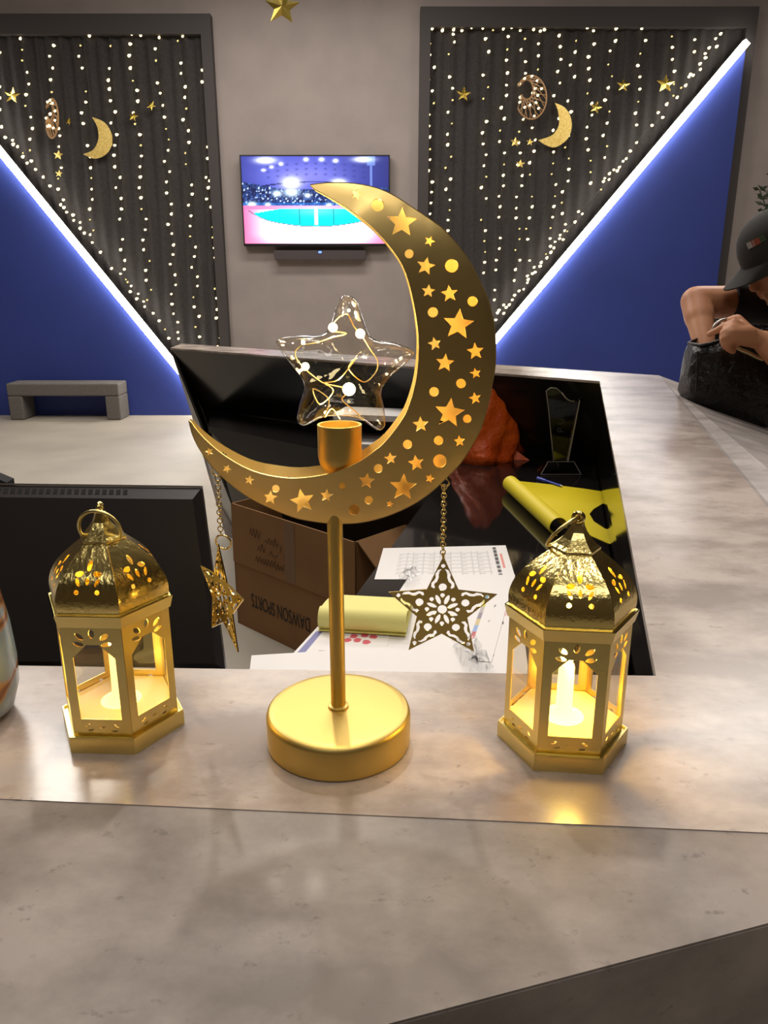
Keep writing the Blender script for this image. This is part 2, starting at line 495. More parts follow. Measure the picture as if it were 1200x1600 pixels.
def blue_and_led(side):
    if side == 'left':
        a = atY(0, 236, YB - .03); b = atY(265, 560, YB - .03); x0, x1 = LX0, LX1
    else:
        a = atY(1170, 62, YB - .03); b = atY(770, 536, YB - .03); x0, x1 = RX0, RX1
    d = (b - a); d.y = 0; d.normalize()
    def at_x(x): return a + d * ((x - a.x) / d.x)
    def at_z(z): return a + d * ((z - a.z) / d.z)
    if side == 'left':
        xe = x1; pe = at_x(x1)
        if pe.z < .02: pe = at_z(.02)
        ps = at_x(x0)
        if ps.z > LZ: ps = at_z(LZ)
        poly = [(x0, .0), (pe.x, .0), (pe.x, pe.z), (ps.x, ps.z)] + ([(x0, ps.z)] if ps.x > x0 + .01 else [])
    else:
        pe = at_x(x0)
        if pe.z < .02: pe = at_z(.02)
        ps = at_x(x1 - .01)
        if ps.z > RZ: ps = at_z(RZ - .02)
        poly = [(pe.x, 0), (x1, 0), (x1, ps.z)] + ([(ps.x, ps.z)] if ps.x < x1 - .02 else []) + [(pe.x, pe.z)]
    vf = hull8([(p[0], WY - .055, p[1]) for p in poly], [(p[0], YB, p[1]) for p in poly])
    if side == 'left': lab = 'deep blue triangular wall panel behind the grey bench'
    else: lab = 'deep blue triangular wall panel behind the person with the bag'
    tag(mk('blue_panel', vf, M_BLUE), lab, 'panel')
    t = thing('light_strip', 'diagonal white LED light strip on the blue panel ' + ('above the grey bench' if side == 'left' else 'near the person in the cap'), 'light strip', (pe.x, YB, pe.z))
    n = Vector((-d.z, 0, d.x))
    def bar(w, y0, y1, off=0):
        A, B = Vector((ps.x, 0, ps.z)) , Vector((pe.x, 0, pe.z))
        q = [A + n * (off - w), A + n * (off + w), B + n * (off + w), B + n * (off - w)]
        return hull8([(p.x, y0, p.z) for p in q], [(p.x, y1, p.z) for p in q])
    mk('channel', join(bar(.034, YB, YB - .015)), M_ALU, t)
    mk('diffuser', bar(.029, YB - .0151, YB - .06), M_LED, t)
blue_and_led('left'); blue_and_led('right')

# ------------------------------------------------------------------ reception counter
ZC = 1.10
p = atZ(0, 1040, ZC); A1 = atZ(1025, 1056, ZC); dA = (A1 - p).normalized(); A0 = A1 - dA * 1.75
A2 = atZ(937, 595.5, ZC); A3 = atZ(266, 543.5, ZC)
q0 = atZ(0, 1248, ZC); q1 = atZ(1200, 1301, ZC); dB = (q1 - q0).normalized()
s0 = atZ(1188, 779, ZC); B2 = atZ(1030, 586.5, ZC); dS = (B2 - s0).normalized()
def isect(p, d, q, e):
    k = d.x * e.y - d.y * e.x; t = ((q.x - p.x) * e.y - (q.y - p.y) * e.x) / k
    return p + d * t
B1 = isect(q0, dB, s0, dS); B0 = q0 - dB * 1.2; B3 = atZ(283, 537, ZC)
A0.x = max(A0.x, B0.x)
counter = thing('reception_counter', 'large faceted concrete-look reception counter wrapping round a black work desk', 'counter', (B1.x, B1.y, 0))
ring = [A0, A1, A2, A3, B3, B2, B1, B0]
def ring_prism(z0, z1):
    V = [(v.x, v.y, z0) for v in ring] + [(v.x, v.y, z1) for v in ring]
    F = []
    for (a, b, c, d) in ((0, 1, 6, 7), (1, 2, 5, 6), (2, 3, 4, 5)):
        F.append((a + 8, d + 8, c + 8, b + 8)); F.append((a, b, c, d))
    for i in range(8):
        j = (i + 1) % 8; F.append((j, i, i + 8, j + 8))
    return V, F
mk('counter_top', ring_prism(ZC - .008, ZC), M_TOP, counter)
# sloped outer facets
nF = Vector((0, -math.sin(math.radians(13)), math.cos(math.radians(13))))
perp = Vector((-dB.y, dB.x, 0))           # horizontal, pointing away from the camera
nF = (Vector((0, 0, 1)) * math.cos(math.radians(13)) - perp * math.sin(math.radians(13))).normalized()
g1 = onplane(600, 1600, q0, nF); g2 = onplane(1200, 1441, q0, nF); dG = (g2 - g1).normalized()
G0 = g1 - dG * 1.3
if G0.y < -.3: G0 = g1 - dG * .55
G1 = g2 + dG * .30
F1 = B1.copy()
C2 = Vector((1.25, 2.64, 1.0)); C3 = Vector((B3.x - .1, B3.y + .3, 1.0))
def down(a, inset, z): return Vector((a.x + inset[0], a.y + inset[1], z))
EPS = .0006
D = Vector((0, 0, -EPS))
G1 = B1 + (G1 - B1) * 1.0
mk('facet_panel', slab([B0 + D, G0 + D, G1 + D, B1 + D], .004), M_FACET, counter)
mk('facet_panel', slab([B1 + D, G1 + D, C2 + D, B2 + D], .004), M_FACET, counter)
mk('facet_panel', slab([B2 + D, C2 + D, C3 + D, B3 + D], .004), M_FACET, counter)
# lower outer faces, tucked inwards
G0b = Vector((G0.x, G0.y + .15, 0)); G1b = Vector((G1.x - .05, G1.y + .12, 0)); C2b = Vector((C2.x - .12, C2.y - .12, 0)); C3b = Vector((C3.x + .25, C3.y - .15, 0))
DD = Vector((0, 0, -.003))
mk('base_panel', slab([G0 + DD, G0b, G1b, G1 + DD], .02), M_FACET, counter)
mk('base_panel', slab([G1 + DD, G1b, C2b, C2 + DD], .02), M_FACET, counter)
mk('base_panel', slab([C2 + DD, C2b, C3b, C3 + DD], .02), M_FACET, counter)
# black inner panels under the top
ZD = .77
offR = Vector((.06, 0, 0)); 
A1b = Vector((A1.x + .06, A1.y, ZD)); A2b = Vector((A2.x + .06, A2.y + .16, ZD)); A3b = Vector((A3.x + .10, A3.y + .16, ZD))
T = Vector((0, 0, -.008))
mk('inner_panel', slab([A1 + T, A2 + T, A2b, A1b], .012), M_BLACK, counter)
A3f = Vector((A3.x + .30, A3.y + .16, 0.0)); A2f = Vector((A2b.x, A2b.y, 0))
mk('inner_panel', slab([A2 + T, A3 + T, A3b, A2b], .012), M_BLACKP, counter)
mk('inner_panel', slab([A2b, A3b, A3f, A2f], .012), M_BLACKP, counter)
mk('end_panel', slab([A3 + T, B3 + T, Vector((C3.x + .25, C3.y - .1, 0)), A3f], .012), M_BLACKP, counter)
mk('front_inner_panel', slab([A0 + T, A0 + Vector((0, 0, -1.09)), A1 + Vector((0, 0, -1.09)), A1 + T], .012), M_BLACKP, counter)

# black gloss work desk inside the counter
d_r = (A2 - A1); d_r.z = 0; d_r.normalize(); nl = Vector((-d_r.y, d_r.x, 0))
e1 = atZ(545, 945, ZD); e2 = atZ(652, 800, ZD)
dE = (e2 - e1).normalized()
desk = thing('work_desk', 'black glossy lower work desk inside the reception counter', 'desk', (A1.x, A1.y + .3, 0))
front_y = 1.20
k0 = e1 + dE * ((front_y - e1.y) / dE.y)
yb = A2.y - .25
k1 = e1 + dE * ((2.55 - e1.y) / dE.y)
pr = [Vector((A1b.x - .002, A1b.y + .02, 0)), Vector((A2b.x - .004, A2b.y - .004, 0)), Vector((k1.x, 3.02, 0)), k1, k0, Vector((k0.x, A1b.y + .02, 0))]
pr[2].y = A2b.y + (A3b.y - A2b.y) * (A2b.x - pr[2].x) / (A2b.x - A3b.x) - .01
mk('desktop', prism([(v.x, v.y) for v in pr], ZD - .03, ZD), M_BLACK, desk)
lf = [(k0.x - .001, A1b.y + .02), (k0.x - .001, front_y), (-1.35, front_y), (-1.35, A1b.y + .02)]
mk('desktop', prism(lf[::-1], ZD - .03, ZD), M_BLACK, desk)
xl = A3b.x + .05
yl = A2b.y + (A3b.y - A2b.y) * (A2b.x - xl) / (A2b.x - A3b.x) - .01
mk('desktop', prism([(k1.x - .001, 2.62), (k1.x - .001, pr[2].y), (xl, yl), (xl + .08, yl - .42)], ZD - .03, ZD), M_BLACKP, desk)
mk('desk_front', slab([(xl + .09, yl - .41, ZD - .031), (xl + .25, yl - .39, .02), (k1.x, 2.64, .02), (k1.x, 2.64, ZD - .031)], .02), M_BLACKP, desk)
mk('desk_front', slab([Vector((k1.x + .01, k1.y, ZD - .031)), Vector((k1.x + .01, k1.y, .02)), Vector((k0.x + .01, k0.y, .02)), Vector((k0.x + .01, k0.y, ZD - .031))][::-1], .02), M_BLACKP, desk)

# ------------------------------------------------------------------ moon lamp
LY = .50
LX = -.0336
lamp = thing('moon_lamp', 'tall gold crescent moon table lamp with glowing glass star bulb on round base', 'lamp', (LX, LY, ZC))
def L(vf): return vf
bp = [(0, 0), (.0515, 0), (.0530, .0012), (.0532, .022), (.0524, .0248), (.0505, .0262), (.046, .0268), (.0, .0270)]
mk('base', lathe([(max(r, 1e-4), z) for r, z in bp], 72, cap=False), M_GOLD, lamp, smooth=50, world=False)
mk('stem', lathe([(.0054, .027), (.0054, .168), (.0054, .176)], 20), M_GOLDP if False else M_GOLD, lamp, smooth=50, world=False)
mk('stem_collar', lathe([(.0078, .0268), (.0074, .0285), (.0056, .0294)], 20), M_GOLD, lamp, smooth=50, world=False)
OUT = [(485, 290), (513, 287), (553, 288), (590, 295.5), (619, 309), (645, 326), (672, 344), (696, 363), (728, 402), (750, 443), (760, 465), (767, 488), (772, 516), (773.5, 548), (772.5, 573), (768, 600), (762, 630), (751, 668), (734, 700), (718, 724), (698, 745), (672, 769), (640, 790), (600, 807), (560, 816), (520, 817), (485, 813), (455, 806), (405, 785), (367, 761), (330, 726), (305, 687), (296, 657)]
INN = [(296.5, 655), (312, 677), (342, 705), (380, 729), (417, 742), (460, 747), (505, 742), (530, 735), (558, 723), (580, 708), (602, 690), (628, 656), (640, 630), (650, 592), (654, 545), (652, 510), (646, 473), (638, 440), (627, 412), (608, 384.5), (583, 357), (559, 337), (535, 320), (507, 304), (487, 294)]
outc = [(v.x, v.y) for v in catmull([(a, b, 0) for a, b in OUT], 3)]
innc = [(v.x, v.y) for v in catmull([(a, b, 0) for a, b in INN], 3)]
cres = outc + innc[1:-1]
def pdist(p, line):
    best = 1e9
    for i in range(len(line) - 1):
        ax, ay = line[i]; bx, by = line[i + 1]; dx, dy = bx - ax, by - ay
        t = max(0, min(1, ((p[0] - ax) * dx + (p[1] - ay) * dy) / (dx * dx + dy * dy + 1e-9)))
        best = min(best, math.hypot(p[0] - ax - t * dx, p[1] - ay - t * dy))
    return best
def gap(x, y):
    a, b = pdist((x, y), innc), pdist((x, y), outc)
    w = a + b; t = a / (w + 1e-6)
    return .0022 + .0125 * (1 - t) ** .8 * min(1, w / 45.0)
def front_map(x, y):
    g = gap(x, y); return atY(x, y, LY - g)
def back_map(x, y):
    g = gap(x, y); q = atY(x, y, LY - g); return Vector((q.x, LY + g, q.z))
HOLES = [star2(557, 304, 9, .3), circ(590, 321, 10), star2(628, 348, 25, .05), star2(671, 377, 9, .4), circ(639, 397, 7), star2(665, 416, 15, .2),
         circ(705.5, 415.5, 10.5), star2(669, 455, 11, .1), circ(676, 488, 8), star2(702, 459, 14, -.1), circ(738, 471, 8), star2(716, 507, 25, .1),
         star2(679, 537, 11, -.2), star2(742.5, 549, 14, -.1), star2(695, 567, 15, .1), star2(743, 583, 9, -.2), circ(720, 599, 7.5), circ(678, 612, 7.5),
         star2(742, 622, 10, -.2), star2(702, 645, 24, .12), star2(657, 663, 13, -.05), circ(729.6, 654, 6.5), circ(685, 688, 7.2), star2(717.6, 689, 9.5, -.1),
         circ(636.6, 694, 7.2), star2(610, 716, 10, -.1), star2(650, 723, 13, -.15), circ(687, 720, 10.5), circ(591, 731.6, 7), star2(671.4, 747, 7.5, .3),
         star2(573, 751, 13, .1), star2(630, 761, 22, .05), circ(576, 781, 6.5), star2(609, 787, 6, .2), star2(327.5, 705, 7, -.3), star2(355, 732, 7.5, .5),
         star2(390, 749.5, 8, .2), circ(431, 763, 6), star2(422.5, 777, 12, .1), star2(472.5, 782.5, 20, -.2), star2(510, 774, 11, .1), circ(535, 759, 5), circ(553.7, 796, 8.5)]
mk('crescent_plate', cut_sheet(cres, HOLES, front_map, .0008, 14), M_GOLDM, lamp, smooth=35)
BACKH = [circ(606, 331, 7), star2(650, 372, 9), circ(690, 392, 7), star2(700, 436, 9), star2(722, 478, 9), circ(697, 487, 6), circ(745, 522, 6), star2(722, 540, 8), circ(668, 580, 6),
         star2(715, 622, 9), circ(672, 640, 6), star2(690, 668, 8), star2(630, 735, 9), circ(655, 745, 6), circ(600, 760, 7), star2(555, 775, 8), star2(445, 766, 8), circ(490, 765, 6), circ(400, 765, 5), circ(366, 742, 5), star2(342, 719, 6)]
mk('crescent_plate', cut_sheet(cres, BACKH, back_map, .0008, 14), M_GOLDM, lamp, smooth=35)
V, F = [], []
for i, (x, y) in enumerate(outc):
    a, b = front_map(x, y), back_map(x, y); d = Vector((0, 0, 0))
    cx = atY(560, 560, LY); rd = Vector((a.x - cx.x, 0, a.z - cx.z)).normalized() * .0008
    V += [a, b, b + rd, a + rd]
    if i:
        k = 4 * i
        for j in range(4): F.append((k - 4 + j, k + j, k + (j + 1) % 4, k - 4 + (j + 1) % 4))
mk('crescent_rim', (V, F), M_GOLDM, lamp, smooth=50)
# cup under the star bulb
cc = atY(531, 700, LY)
cz0, cz1 = 1.3035 - ZC, 1.3375 - ZC
cupx = cc.x - LX
cp_ = [(1e-4, cz0), (.006, cz0 + .0006), (.0105, cz0 + .003), (.0135, cz0 + .0075), (.0146, cz0 + .013), (.0146, cz1), (.0132, cz1), (.0132, cz1 - .006), (1e-4, cz1 - .006)]
mk('bulb_cup', lathe(cp_, 40, (cupx, 0, 0), cap=False), M_GOLD, lamp, smooth=45, world=False)
# glass star bulb
SO = [(542, 461), (529, 470), (509, 520), (470, 524), (434, 530), (436, 545), (474, 596), (468, 630), (464, 655), (475, 665), (505, 652), (533, 650), (562, 654), (590, 672), (602, 664), (600, 635), (599, 603), (640, 562), (645, 549), (620, 536), (579, 526), (560, 474)]
so = catmull([(a, b, 0) for a, b in SO], 4, closed=True)
sc = Vector((539, 572, 0))
def bulb_mesh(scale, hmax):
    V, F = [], []; n = len(so); K = 9
    for side in (-1, 1):
        for k in range(1, K + 1):
            s = math.sin(math.pi / 2 * k / K); h = math.cos(math.pi / 2 * k / K)
            for v in so:
                q = sc + (v - sc) * s * scale
                rl = (v - sc).length / 112.0
                base = atY(q.x, q.y, LY)
                yy = LY + side * hmax * h ** .8 * (1.05 - .25 * s)
                V.append((base.x, yy, base.z))
    def idx(sd, k, i): return (sd * K + (k - 1)) * n + i % n
    for sd in (0, 1):
        for k in range(1, K):
            for i in range(n):
                f = (idx(sd, k, i), idx(sd, k, i + 1), idx(sd, k + 1, i + 1), idx(sd, k + 1, i))
                F.append(f if sd == 0 else f[::-1])
        b = atY(sc.x, sc.y, LY); V.append((b.x, LY + (-1, 1)[sd] * hmax * 1.05, b.z)); c = len(V) - 1
        for i in range(n):
            f = (c, idx(sd, 1, i + 1), idx(sd, 1, i)); F.append(f if sd == 0 else f[::-1])
    return V, F
bulb = mk('star_bulb', bulb_mesh(1.0, .0155), M_BULBG, lamp, smooth=True)
bm = bmesh.new(); bm.from_mesh(bulb.data); bmesh.ops.remove_doubles(bm, verts=bm.verts, dist=1e-5); bm.to_mesh(bulb.data); bm.free()
bulb.data.polygons.foreach_set('use_smooth', [True] * len(bulb.data.polygons))
WP = [(531, 655, 0), (518, 640, 3), (508, 650, -4), (515, 622, -6), (490, 606, -4), (500, 632, 0), (520, 612, 5), (496, 596, 7), (474, 576, 4), (462, 555, -3), (470, 540, -6), (498, 534, -5), (520, 527, 0), (541, 522, 5), (516, 516, 4), (528, 497, 0), (543, 490, -5), (553, 508, -7), (565, 523, -5), (578, 545, 0), (590, 566, 4), (586, 585, 6), (568, 598, 3), (545, 575, -3), (556, 560, -6), (530, 590, -9), (507, 596, -7), (546, 606, -8), (535, 622, -5), (552, 640, 0), (562, 652, 4)]
wpts = []
for x, y, dy in WP:
    q = atY(x, y, LY); wpts.append((q.x, LY + dy * .0011, q.z))
wire = catmull(wpts, 5)
mk('light_wire', tube(wire, .00042, 5), M_WIRE, bulb)
LEDS = [(519, 513, 3), (563, 521, -6), (475, 575, 4), (546, 606, -10), (508, 645, 0), (545, 485, 0)]
for j, (x, y, dy) in enumerate(LEDS):
    q = atY(x, y, LY); c = (q.x, LY + dy * .0011, q.z)
    mk('led', sphere((c[0], c[1] + (.0045 if j < 4 else 0), c[2]), (.0030, .0030, .0026, .0042, .0008, .0009)[j], 10, 6), M_LEDW, bulb, smooth=True)
# chains and star pendants hang from the crescent
def chain(p0, p1, n, name='chain', r=.0018, w=.00042):
    p0, p1 = Vector(p0), Vector(p1)
    V = ([], [])
    for i in range(n):
        c = p0.lerp(p1, (i + .5) / n); ln = (p1 - p0).length / n
        ax = (1, .25, 0) if i % 2 else (.25, -1, 0)
        ax = Vector(ax).normalized(); u = Vector((0, 0, 1)); v = ax.cross(u)
        V = join(V, tube([c + u * math.cos(a) * ln * .68 + v * math.sin(a) * r for a in [2 * math.pi * k / 10 for k in range(10)]], w, 5, closed=True))
    return V
def pendant_vf(center, R, yaw):
    outer = star2(0, 0, R, 0, .47)
    holes = [circ(0, 0, .085 * R, 16)]
    for k in range(8):
        a = k * math.pi / 4
        holes.append(circ(.27 * R * math.sin(a), -.27 * R * math.cos(a), .042 * R, 10))
        a += math.pi / 8
        holes.append(leaf2(.20 * R * math.sin(a), -.20 * R * math.cos(a), .20 * R, .082 * R, a - math.pi / 2))
    for k in range(5):
        a = 2 * math.pi * k / 5; ex = (math.sin(a), -math.cos(a)); ey = (math.cos(a), math.sin(a))
        def P(u, v): return (R * (ex[0] * u + ey[0] * v), R * (ex[1] * u + ey[1] * v))
        c = P(.82, 0); holes.append(circ(c[0], c[1], .04 * R, 10))
        c = P(.425, 0); holes.append(circ(c[0], c[1], .072 * R, 14))
        for s in (-1, 1):
            cl = [(.755, .035), (.73, .075), (.66, .105), (.60, .10), (.54, .125), (.49, .175), (.43, .175), (.405, .14)]
            wd = [.012, .022, .03, .026, .03, .028, .03, .02]
            left, right = [], []
            for i, (u, v) in enumerate(cl):
                u0, v0 = cl[max(i - 1, 0)]; u1, v1 = cl[min(i + 1, len(cl) - 1)]
                du, dv = u1 - u0, v1 - v0; l = math.hypot(du, dv); nu, nv = -dv / l, du / l
                left.append(P(u + nu * wd[i], s * (v + nv * wd[i]))); right.append(P(u - nu * wd[i], s * (v - nv * wd[i])))
            holes.append(left + right[::-1])
    ca, sa = math.cos(yaw), math.sin(yaw); C = Vector(center)
    return cut_sheet(outer, holes, lambda x, y: C + Vector((x * ca, x * sa, -y)), .0009)
cA = atY(694, 758, LY); cB = atY(692, 866, LY)
ch = mk('chain', chain(cA, cB, 17), M_GOLDP, lamp, smooth=True)
mk('chain_ring', torus(atY(695, 754, LY), .0030, .0006, (.3, 1, .1), 18, 6), M_GOLDP, ch, smooth=True)
mk('chain_ring', torus(atY(692.5, 868, LY), .0020, .0005, (1, .2, 0), 14, 6), M_GOLDP, ch, smooth=True)
pc = atY(691, 952, LY); Rp = (atY(692, 869, LY) - pc).length
mk('star_pendant', pendant_vf(pc, Rp, math.radians(-3)), M_GOLDP, lamp)
cA = atY(340, 745, LY); cB = atY(345, 836, LY)
ch = mk('chain', chain(cA, cB, 14), M_GOLDP, lamp, smooth=True)
mk('chain_ring', torus(atY(339, 737, LY), .0036, .0006, (.2, 1, .4), 18, 6), M_GOLDP, ch, smooth=True)
mk('chain_ring', torus(atY(349, 847, LY), .0055, .0007, (.2, 1, .2), 20, 6), M_GOLDP, ch, smooth=True)
mk('star_pendant', pendant_vf(atY(347, 934, LY), Rp, math.radians(-56)), M_GOLDP, lamp)
for (x, y, dy, e) in ((546, 606, -10, .42), (519, 513, 3, .25), (563, 521, -6, .25), (475, 575, 4, .26)):
    q = atY(x, y, LY); l = bpy.data.lights.new('star_bulb_light', 'POINT'); l.energy = e * .85; l.color = (1, .80, .45); l.shadow_soft_size = .0016
    o = bpy.data.objects.new('star_bulb_light', l); COL.objects.link(o); o.parent = lamp
    o.location = (q.x - LX, dy * .0011, q.z - ZC)

# ------------------------------------------------------------------ lanterns
def hexring(R0, z0, R1, z1, t):
    """hexagonal band with wall thickness"""
    V, F = [], []
    for (R, z) in ((R0, z0), (R1, z1), (R1 - t, z1), (R0 - t, z0)):
        for i in range(6):
            a = math.pi / 3 * i; V.append((R * math.cos(a), R * math.sin(a), z))
    for k in range(4):
        q = (k + 1) % 4
        for i in range(6):
            j = (i + 1) % 6; F.append((k * 6 + i, k * 6 + j, q * 6 + j, q * 6 + i))
    return V, F
def hexsolid(prof):
    return lathe(prof, 6)
def make_lantern(label, loc, yaw, ring_mode, power, cm):
    t = thing('lantern', label, 'lantern', loc, yaw, 'gold hexagonal lanterns on the counter')
    kw = dict(world=False)
    S = .0427; AP = S * .866
    base = mk('base', join(hexsolid([(.0475, 0), (.0475, .011), (.0462, .0112)]), hexring(.0475, .011, .0472, .0128, .0012)), M_FOILM, t, **kw)
    mk('floor_plate', hexsolid([(.0415, .0114), (.0415, .0206)]), M_CREAM, t, **kw)
    win = [(-.0150, .0165), (.0150, .0165), (.0150, .0715), (.0045, .0830), (-.0045, .0830), (-.0150, .0715)]
    H = .100; z0 = .0112
    hl = [win]
    for (u, v, r) in ((-.0098, .0835, 2.85), (-.0088, .0900, 2.36), (0, .0925, 1.571), (.0088, .0900, .78), (.0098, .0835, .29)):
        hl.append(leaf2(u, v, .0078, .0042, r))
    for (u, v, r) in ((-.0105, .0108, .5), (-.0085, .0065, .2), (0, .0092, 0), (.0105, .0108, -.6), (.0088, .0060, .1)):
        hl.append(leaf2(u, v, .0046, .0018, r))
    outer = [(-S / 2, 0), (S / 2, 0), (S / 2, H - z0), (-S / 2, H - z0)]
    hl2 = [[(u, v - 0.0) for u, v in h] for h in hl]
    for i in range(6):
        a = math.pi / 6 + math.pi / 3 * i
        nx, ny = math.cos(a), math.sin(a); tx, ty = -ny, nx
        f = lambda u, v: (nx * AP + tx * u, ny * AP + ty * u, z0 + v * 1.0)
        sp = mk('side_panel', cut_sheet(outer, [[(u, v if k else v) for u, v in h] for k, h in enumerate(hl2)] if False else [[(u, min(v, H - z0 - .0015)) for u, v in h] for h in shrink(hl2, (H - z0) / H)], f, .0007), M_FOILM, t, **kw)
        pv = [(nx * (AP - .0012) + tx * u, ny * (AP - .0012) + ty * u, z) for (u, z) in ((-.0165, .024), (.0165, .024), (.0165, .094), (-.0165, .094))]
        pi = [(x - nx * .0006, y - ny * .0006, z) for x, y, z in pv]
        mk('glass_pane', hull8(pi, pv), M_PANE, sp, **kw)
    mk('cornice', join(hexring(.0445, .0985, .0468, .1075, .0010), hexring(.0468, .1075, .0440, .1068, .0012), hexsolid([(.0435, .1040), (.0435, .1050)]) if False else ([], [])), M_FOILM, t, **kw)
    prof = [(.0372, .1045), (.0382, .112), (.0378, .119), (.0352, .127), (.0302, .135), (.0232, .1425), (.0162, .149), (.0118, .1525)]
    pr2 = catmull([(a, b, 0) for a, b in prof], 4)
    arc = [0]
    for i in range(1, len(pr2)): arc.append(arc[-1] + (pr2[i] - pr2[i - 1]).length)
    def at_arc(s):
        s = max(0, min(arc[-1], s))
        for i in range(1, len(arc)):
            if s <= arc[i] + 1e-12:
                k = (s - arc[i - 1]) / max(arc[i] - arc[i - 1], 1e-9); v = pr2[i - 1].lerp(pr2[i], k); return v.x, v.y
        return pr2[-1].x, pr2[-1].y
    tan30 = math.tan(math.pi / 6)
    left = [(-at_arc(s)[0] * tan30, s) for s in arc]; right = [(at_arc(s)[0] * tan30, s) for s in arc]
    outer = right + left[::-1]
    dh = [leaf2(0, .0385, .0085, .0036, math.pi / 2), leaf2(-.0062, .0325, .0062, .0042, .3), leaf2(.0062, .0325, .0062, .0042, -.3),
          leaf2(-.0068, .0268, .0068, .0026, 2.0), leaf2(0, .0275, .0060, .0028, math.pi / 2), leaf2(.0068, .0268, .0068, .0026, 1.14),
          circ(-.0072, .0198, .0018, 8), circ(.0072, .0198, .0018, 8)]
    for i in range(6):
        a = math.pi / 6 + math.pi / 3 * i
        nx, ny = math.cos(a), math.sin(a); tx, ty = -ny, nx
        def f(u, s):
            ap, z = at_arc(s); return (nx * ap + tx * u, ny * ap + ty * u, z)
        mk('dome_panel', cut_sheet(outer, dh, f, .0006, .0045), M_FOIL, t, smooth=40, **kw)
    cap = mk('cap', hexsolid([(.0150, .1500), (.0168, .1515), (.0168, .1530), (.0140, .1550), (.0098, .1595), (.0066, .1640), (.0048, .1680), (.0042, .1705)]), M_FOIL, t, **kw)
    ly = -yaw
    ax = (math.cos(ly), math.sin(ly), 0) if ring_mode == 'front' else (0, 1, 0)
    fin = (0, 0, .1735)
    if ring_mode == 'front':
        mk('finial', torus(fin, .0030, .0019, (1, .1, 0), 18, 8), M_FOIL, t, smooth=True, **kw)
        mk('handle_ring', torus((0, -.004, .1735 - .0148), .0152, .00125, (0.05, 1, .25), 40, 8), M_FOILM, t, smooth=True, **kw)
    else:
        mk('finial', torus(fin, .0030, .0019, (.2, 1, 0), 18, 8), M_FOIL, t, smooth=True, **kw)
        mk('handle_ring', torus((-.55 * .0150, .28 * .0150, .1735 - .78 * .0150), .0150, .00125, (.60, -.47, -.585), 40, 8), M_FOILM, t, smooth=True, **kw)
    cn = mk('candle', lathe([(.0150, .0207), (.011, .0213), (.0072, .0240), (.0060, .029), (.0058, .048), (.0056, .060), (.0050, .0625), (1e-4, .063)], 24, cap=False), cm, t, smooth=60, **kw)
    mk('flame', lathe([(1e-4, .0620), (.0034, .0640), (.0049, .0675), (.0047, .0715), (.0032, .0755), (1e-4, .0790)], 20, cap=False), M_FLAME, cn, smooth=True, **kw)
    l = bpy.data.lights.new('candle_light', 'POINT'); l.energy = power; l.color = (1, .64, .11); l.shadow_soft_size = .007
    o = bpy.data.objects.new('candle_light', l); COL.objects.link(o); o.parent = t; o.location = (.009, -.009, .074)
    return t
def shrink(hs, k):
    return [[(u, v * k) for u, v in h] for h in hs]
# front edge positions measured on the counter
def hex_center(pa, pb):
    a, b = atZ(*pa, ZC), atZ(*pb, ZC); m = (a + b) / 2; d = (b - a).normalized(); n = Vector((-d.y, d.x, 0))
    return m + n * .0475 * .866, math.atan2(d.y, d.x)
c, yaw = hex_center((112, 1176.5), (211, 1179))
make_lantern('gold hexagonal lantern beside the monitor, with its handle ring standing up round the cap', (c.x, c.y, ZC), yaw + 0.0, 'front', .10, M_CANDLE)
c, yaw = hex_center((834, 1204), (941, 1211))
make_lantern('brightest gold hexagonal lantern, right of the star pendant, candle glowing white', (c.x, c.y, ZC), yaw, 'side', .34, M_CANDLEB)

# ------------------------------------------------------------------ vase at the left edge
m = mat('milky_blue_glass', rgb(150, 168, 180), .25, coat=.3); nt = m.node_tree; b = nt.nodes['Principled BSDF']
tc = nt.nodes.new('ShaderNodeTexCoord'); wv = nt.nodes.new('ShaderNodeTexWave'); wv.bands_direction = 'Z'
wv.inputs['Scale'].default_value = 5.0; wv.inputs['Distortion'].default_value = 7; wv.inputs['Detail'].default_value = 2; wv.inputs['Detail Scale'].default_value = 3
nt.links.new(tc.outputs['Object'], wv.inputs['Vector'])
rp = nt.nodes.new('ShaderNodeValToRGB')
rp.color_ramp.elements[0].position = .0; rp.color_ramp.elements[0].color = (*rgb(158, 174, 184), 1)
rp.color_ramp.elements[1].position = .86; rp.color_ramp.elements[1].color = (*rgb(150, 164, 172), 1)
e = rp.color_ramp.elements.new(.95); e.color = (*rgb(190, 140, 90), 1)
e = rp.color_ramp.elements.new(1.0); e.color = (*rgb(130, 84, 50), 1)
nt.links.new(wv.outputs['Color'], rp.inputs['Fac']); nt.links.new(rp.outputs['Color'], b.inputs['Base Color'])
vc = atZ(-49, 1118, ZC)
vz = thing('glass_vase', 'milky blue glass vase with brown swirl at the left edge of the counter', 'vase', (vc.x, vc.y, ZC))
mk('vase_body', lathe([(1e-4, 0), (.026, 0), (.034, .006), (.0395, .024), (.0405, .045), (.039, .075), (.035, .105), (.0305, .135), (.025, .158), (.020, .172), (.020, .185), (.0225, .192), (.0205, .192), (.018, .184), (.018, .172), (.023, .156), (.033, .105), (.037, .045), (.03, .01), (1e-4, .006)], 48, cap=False), m, vz, smooth=60, world=False)

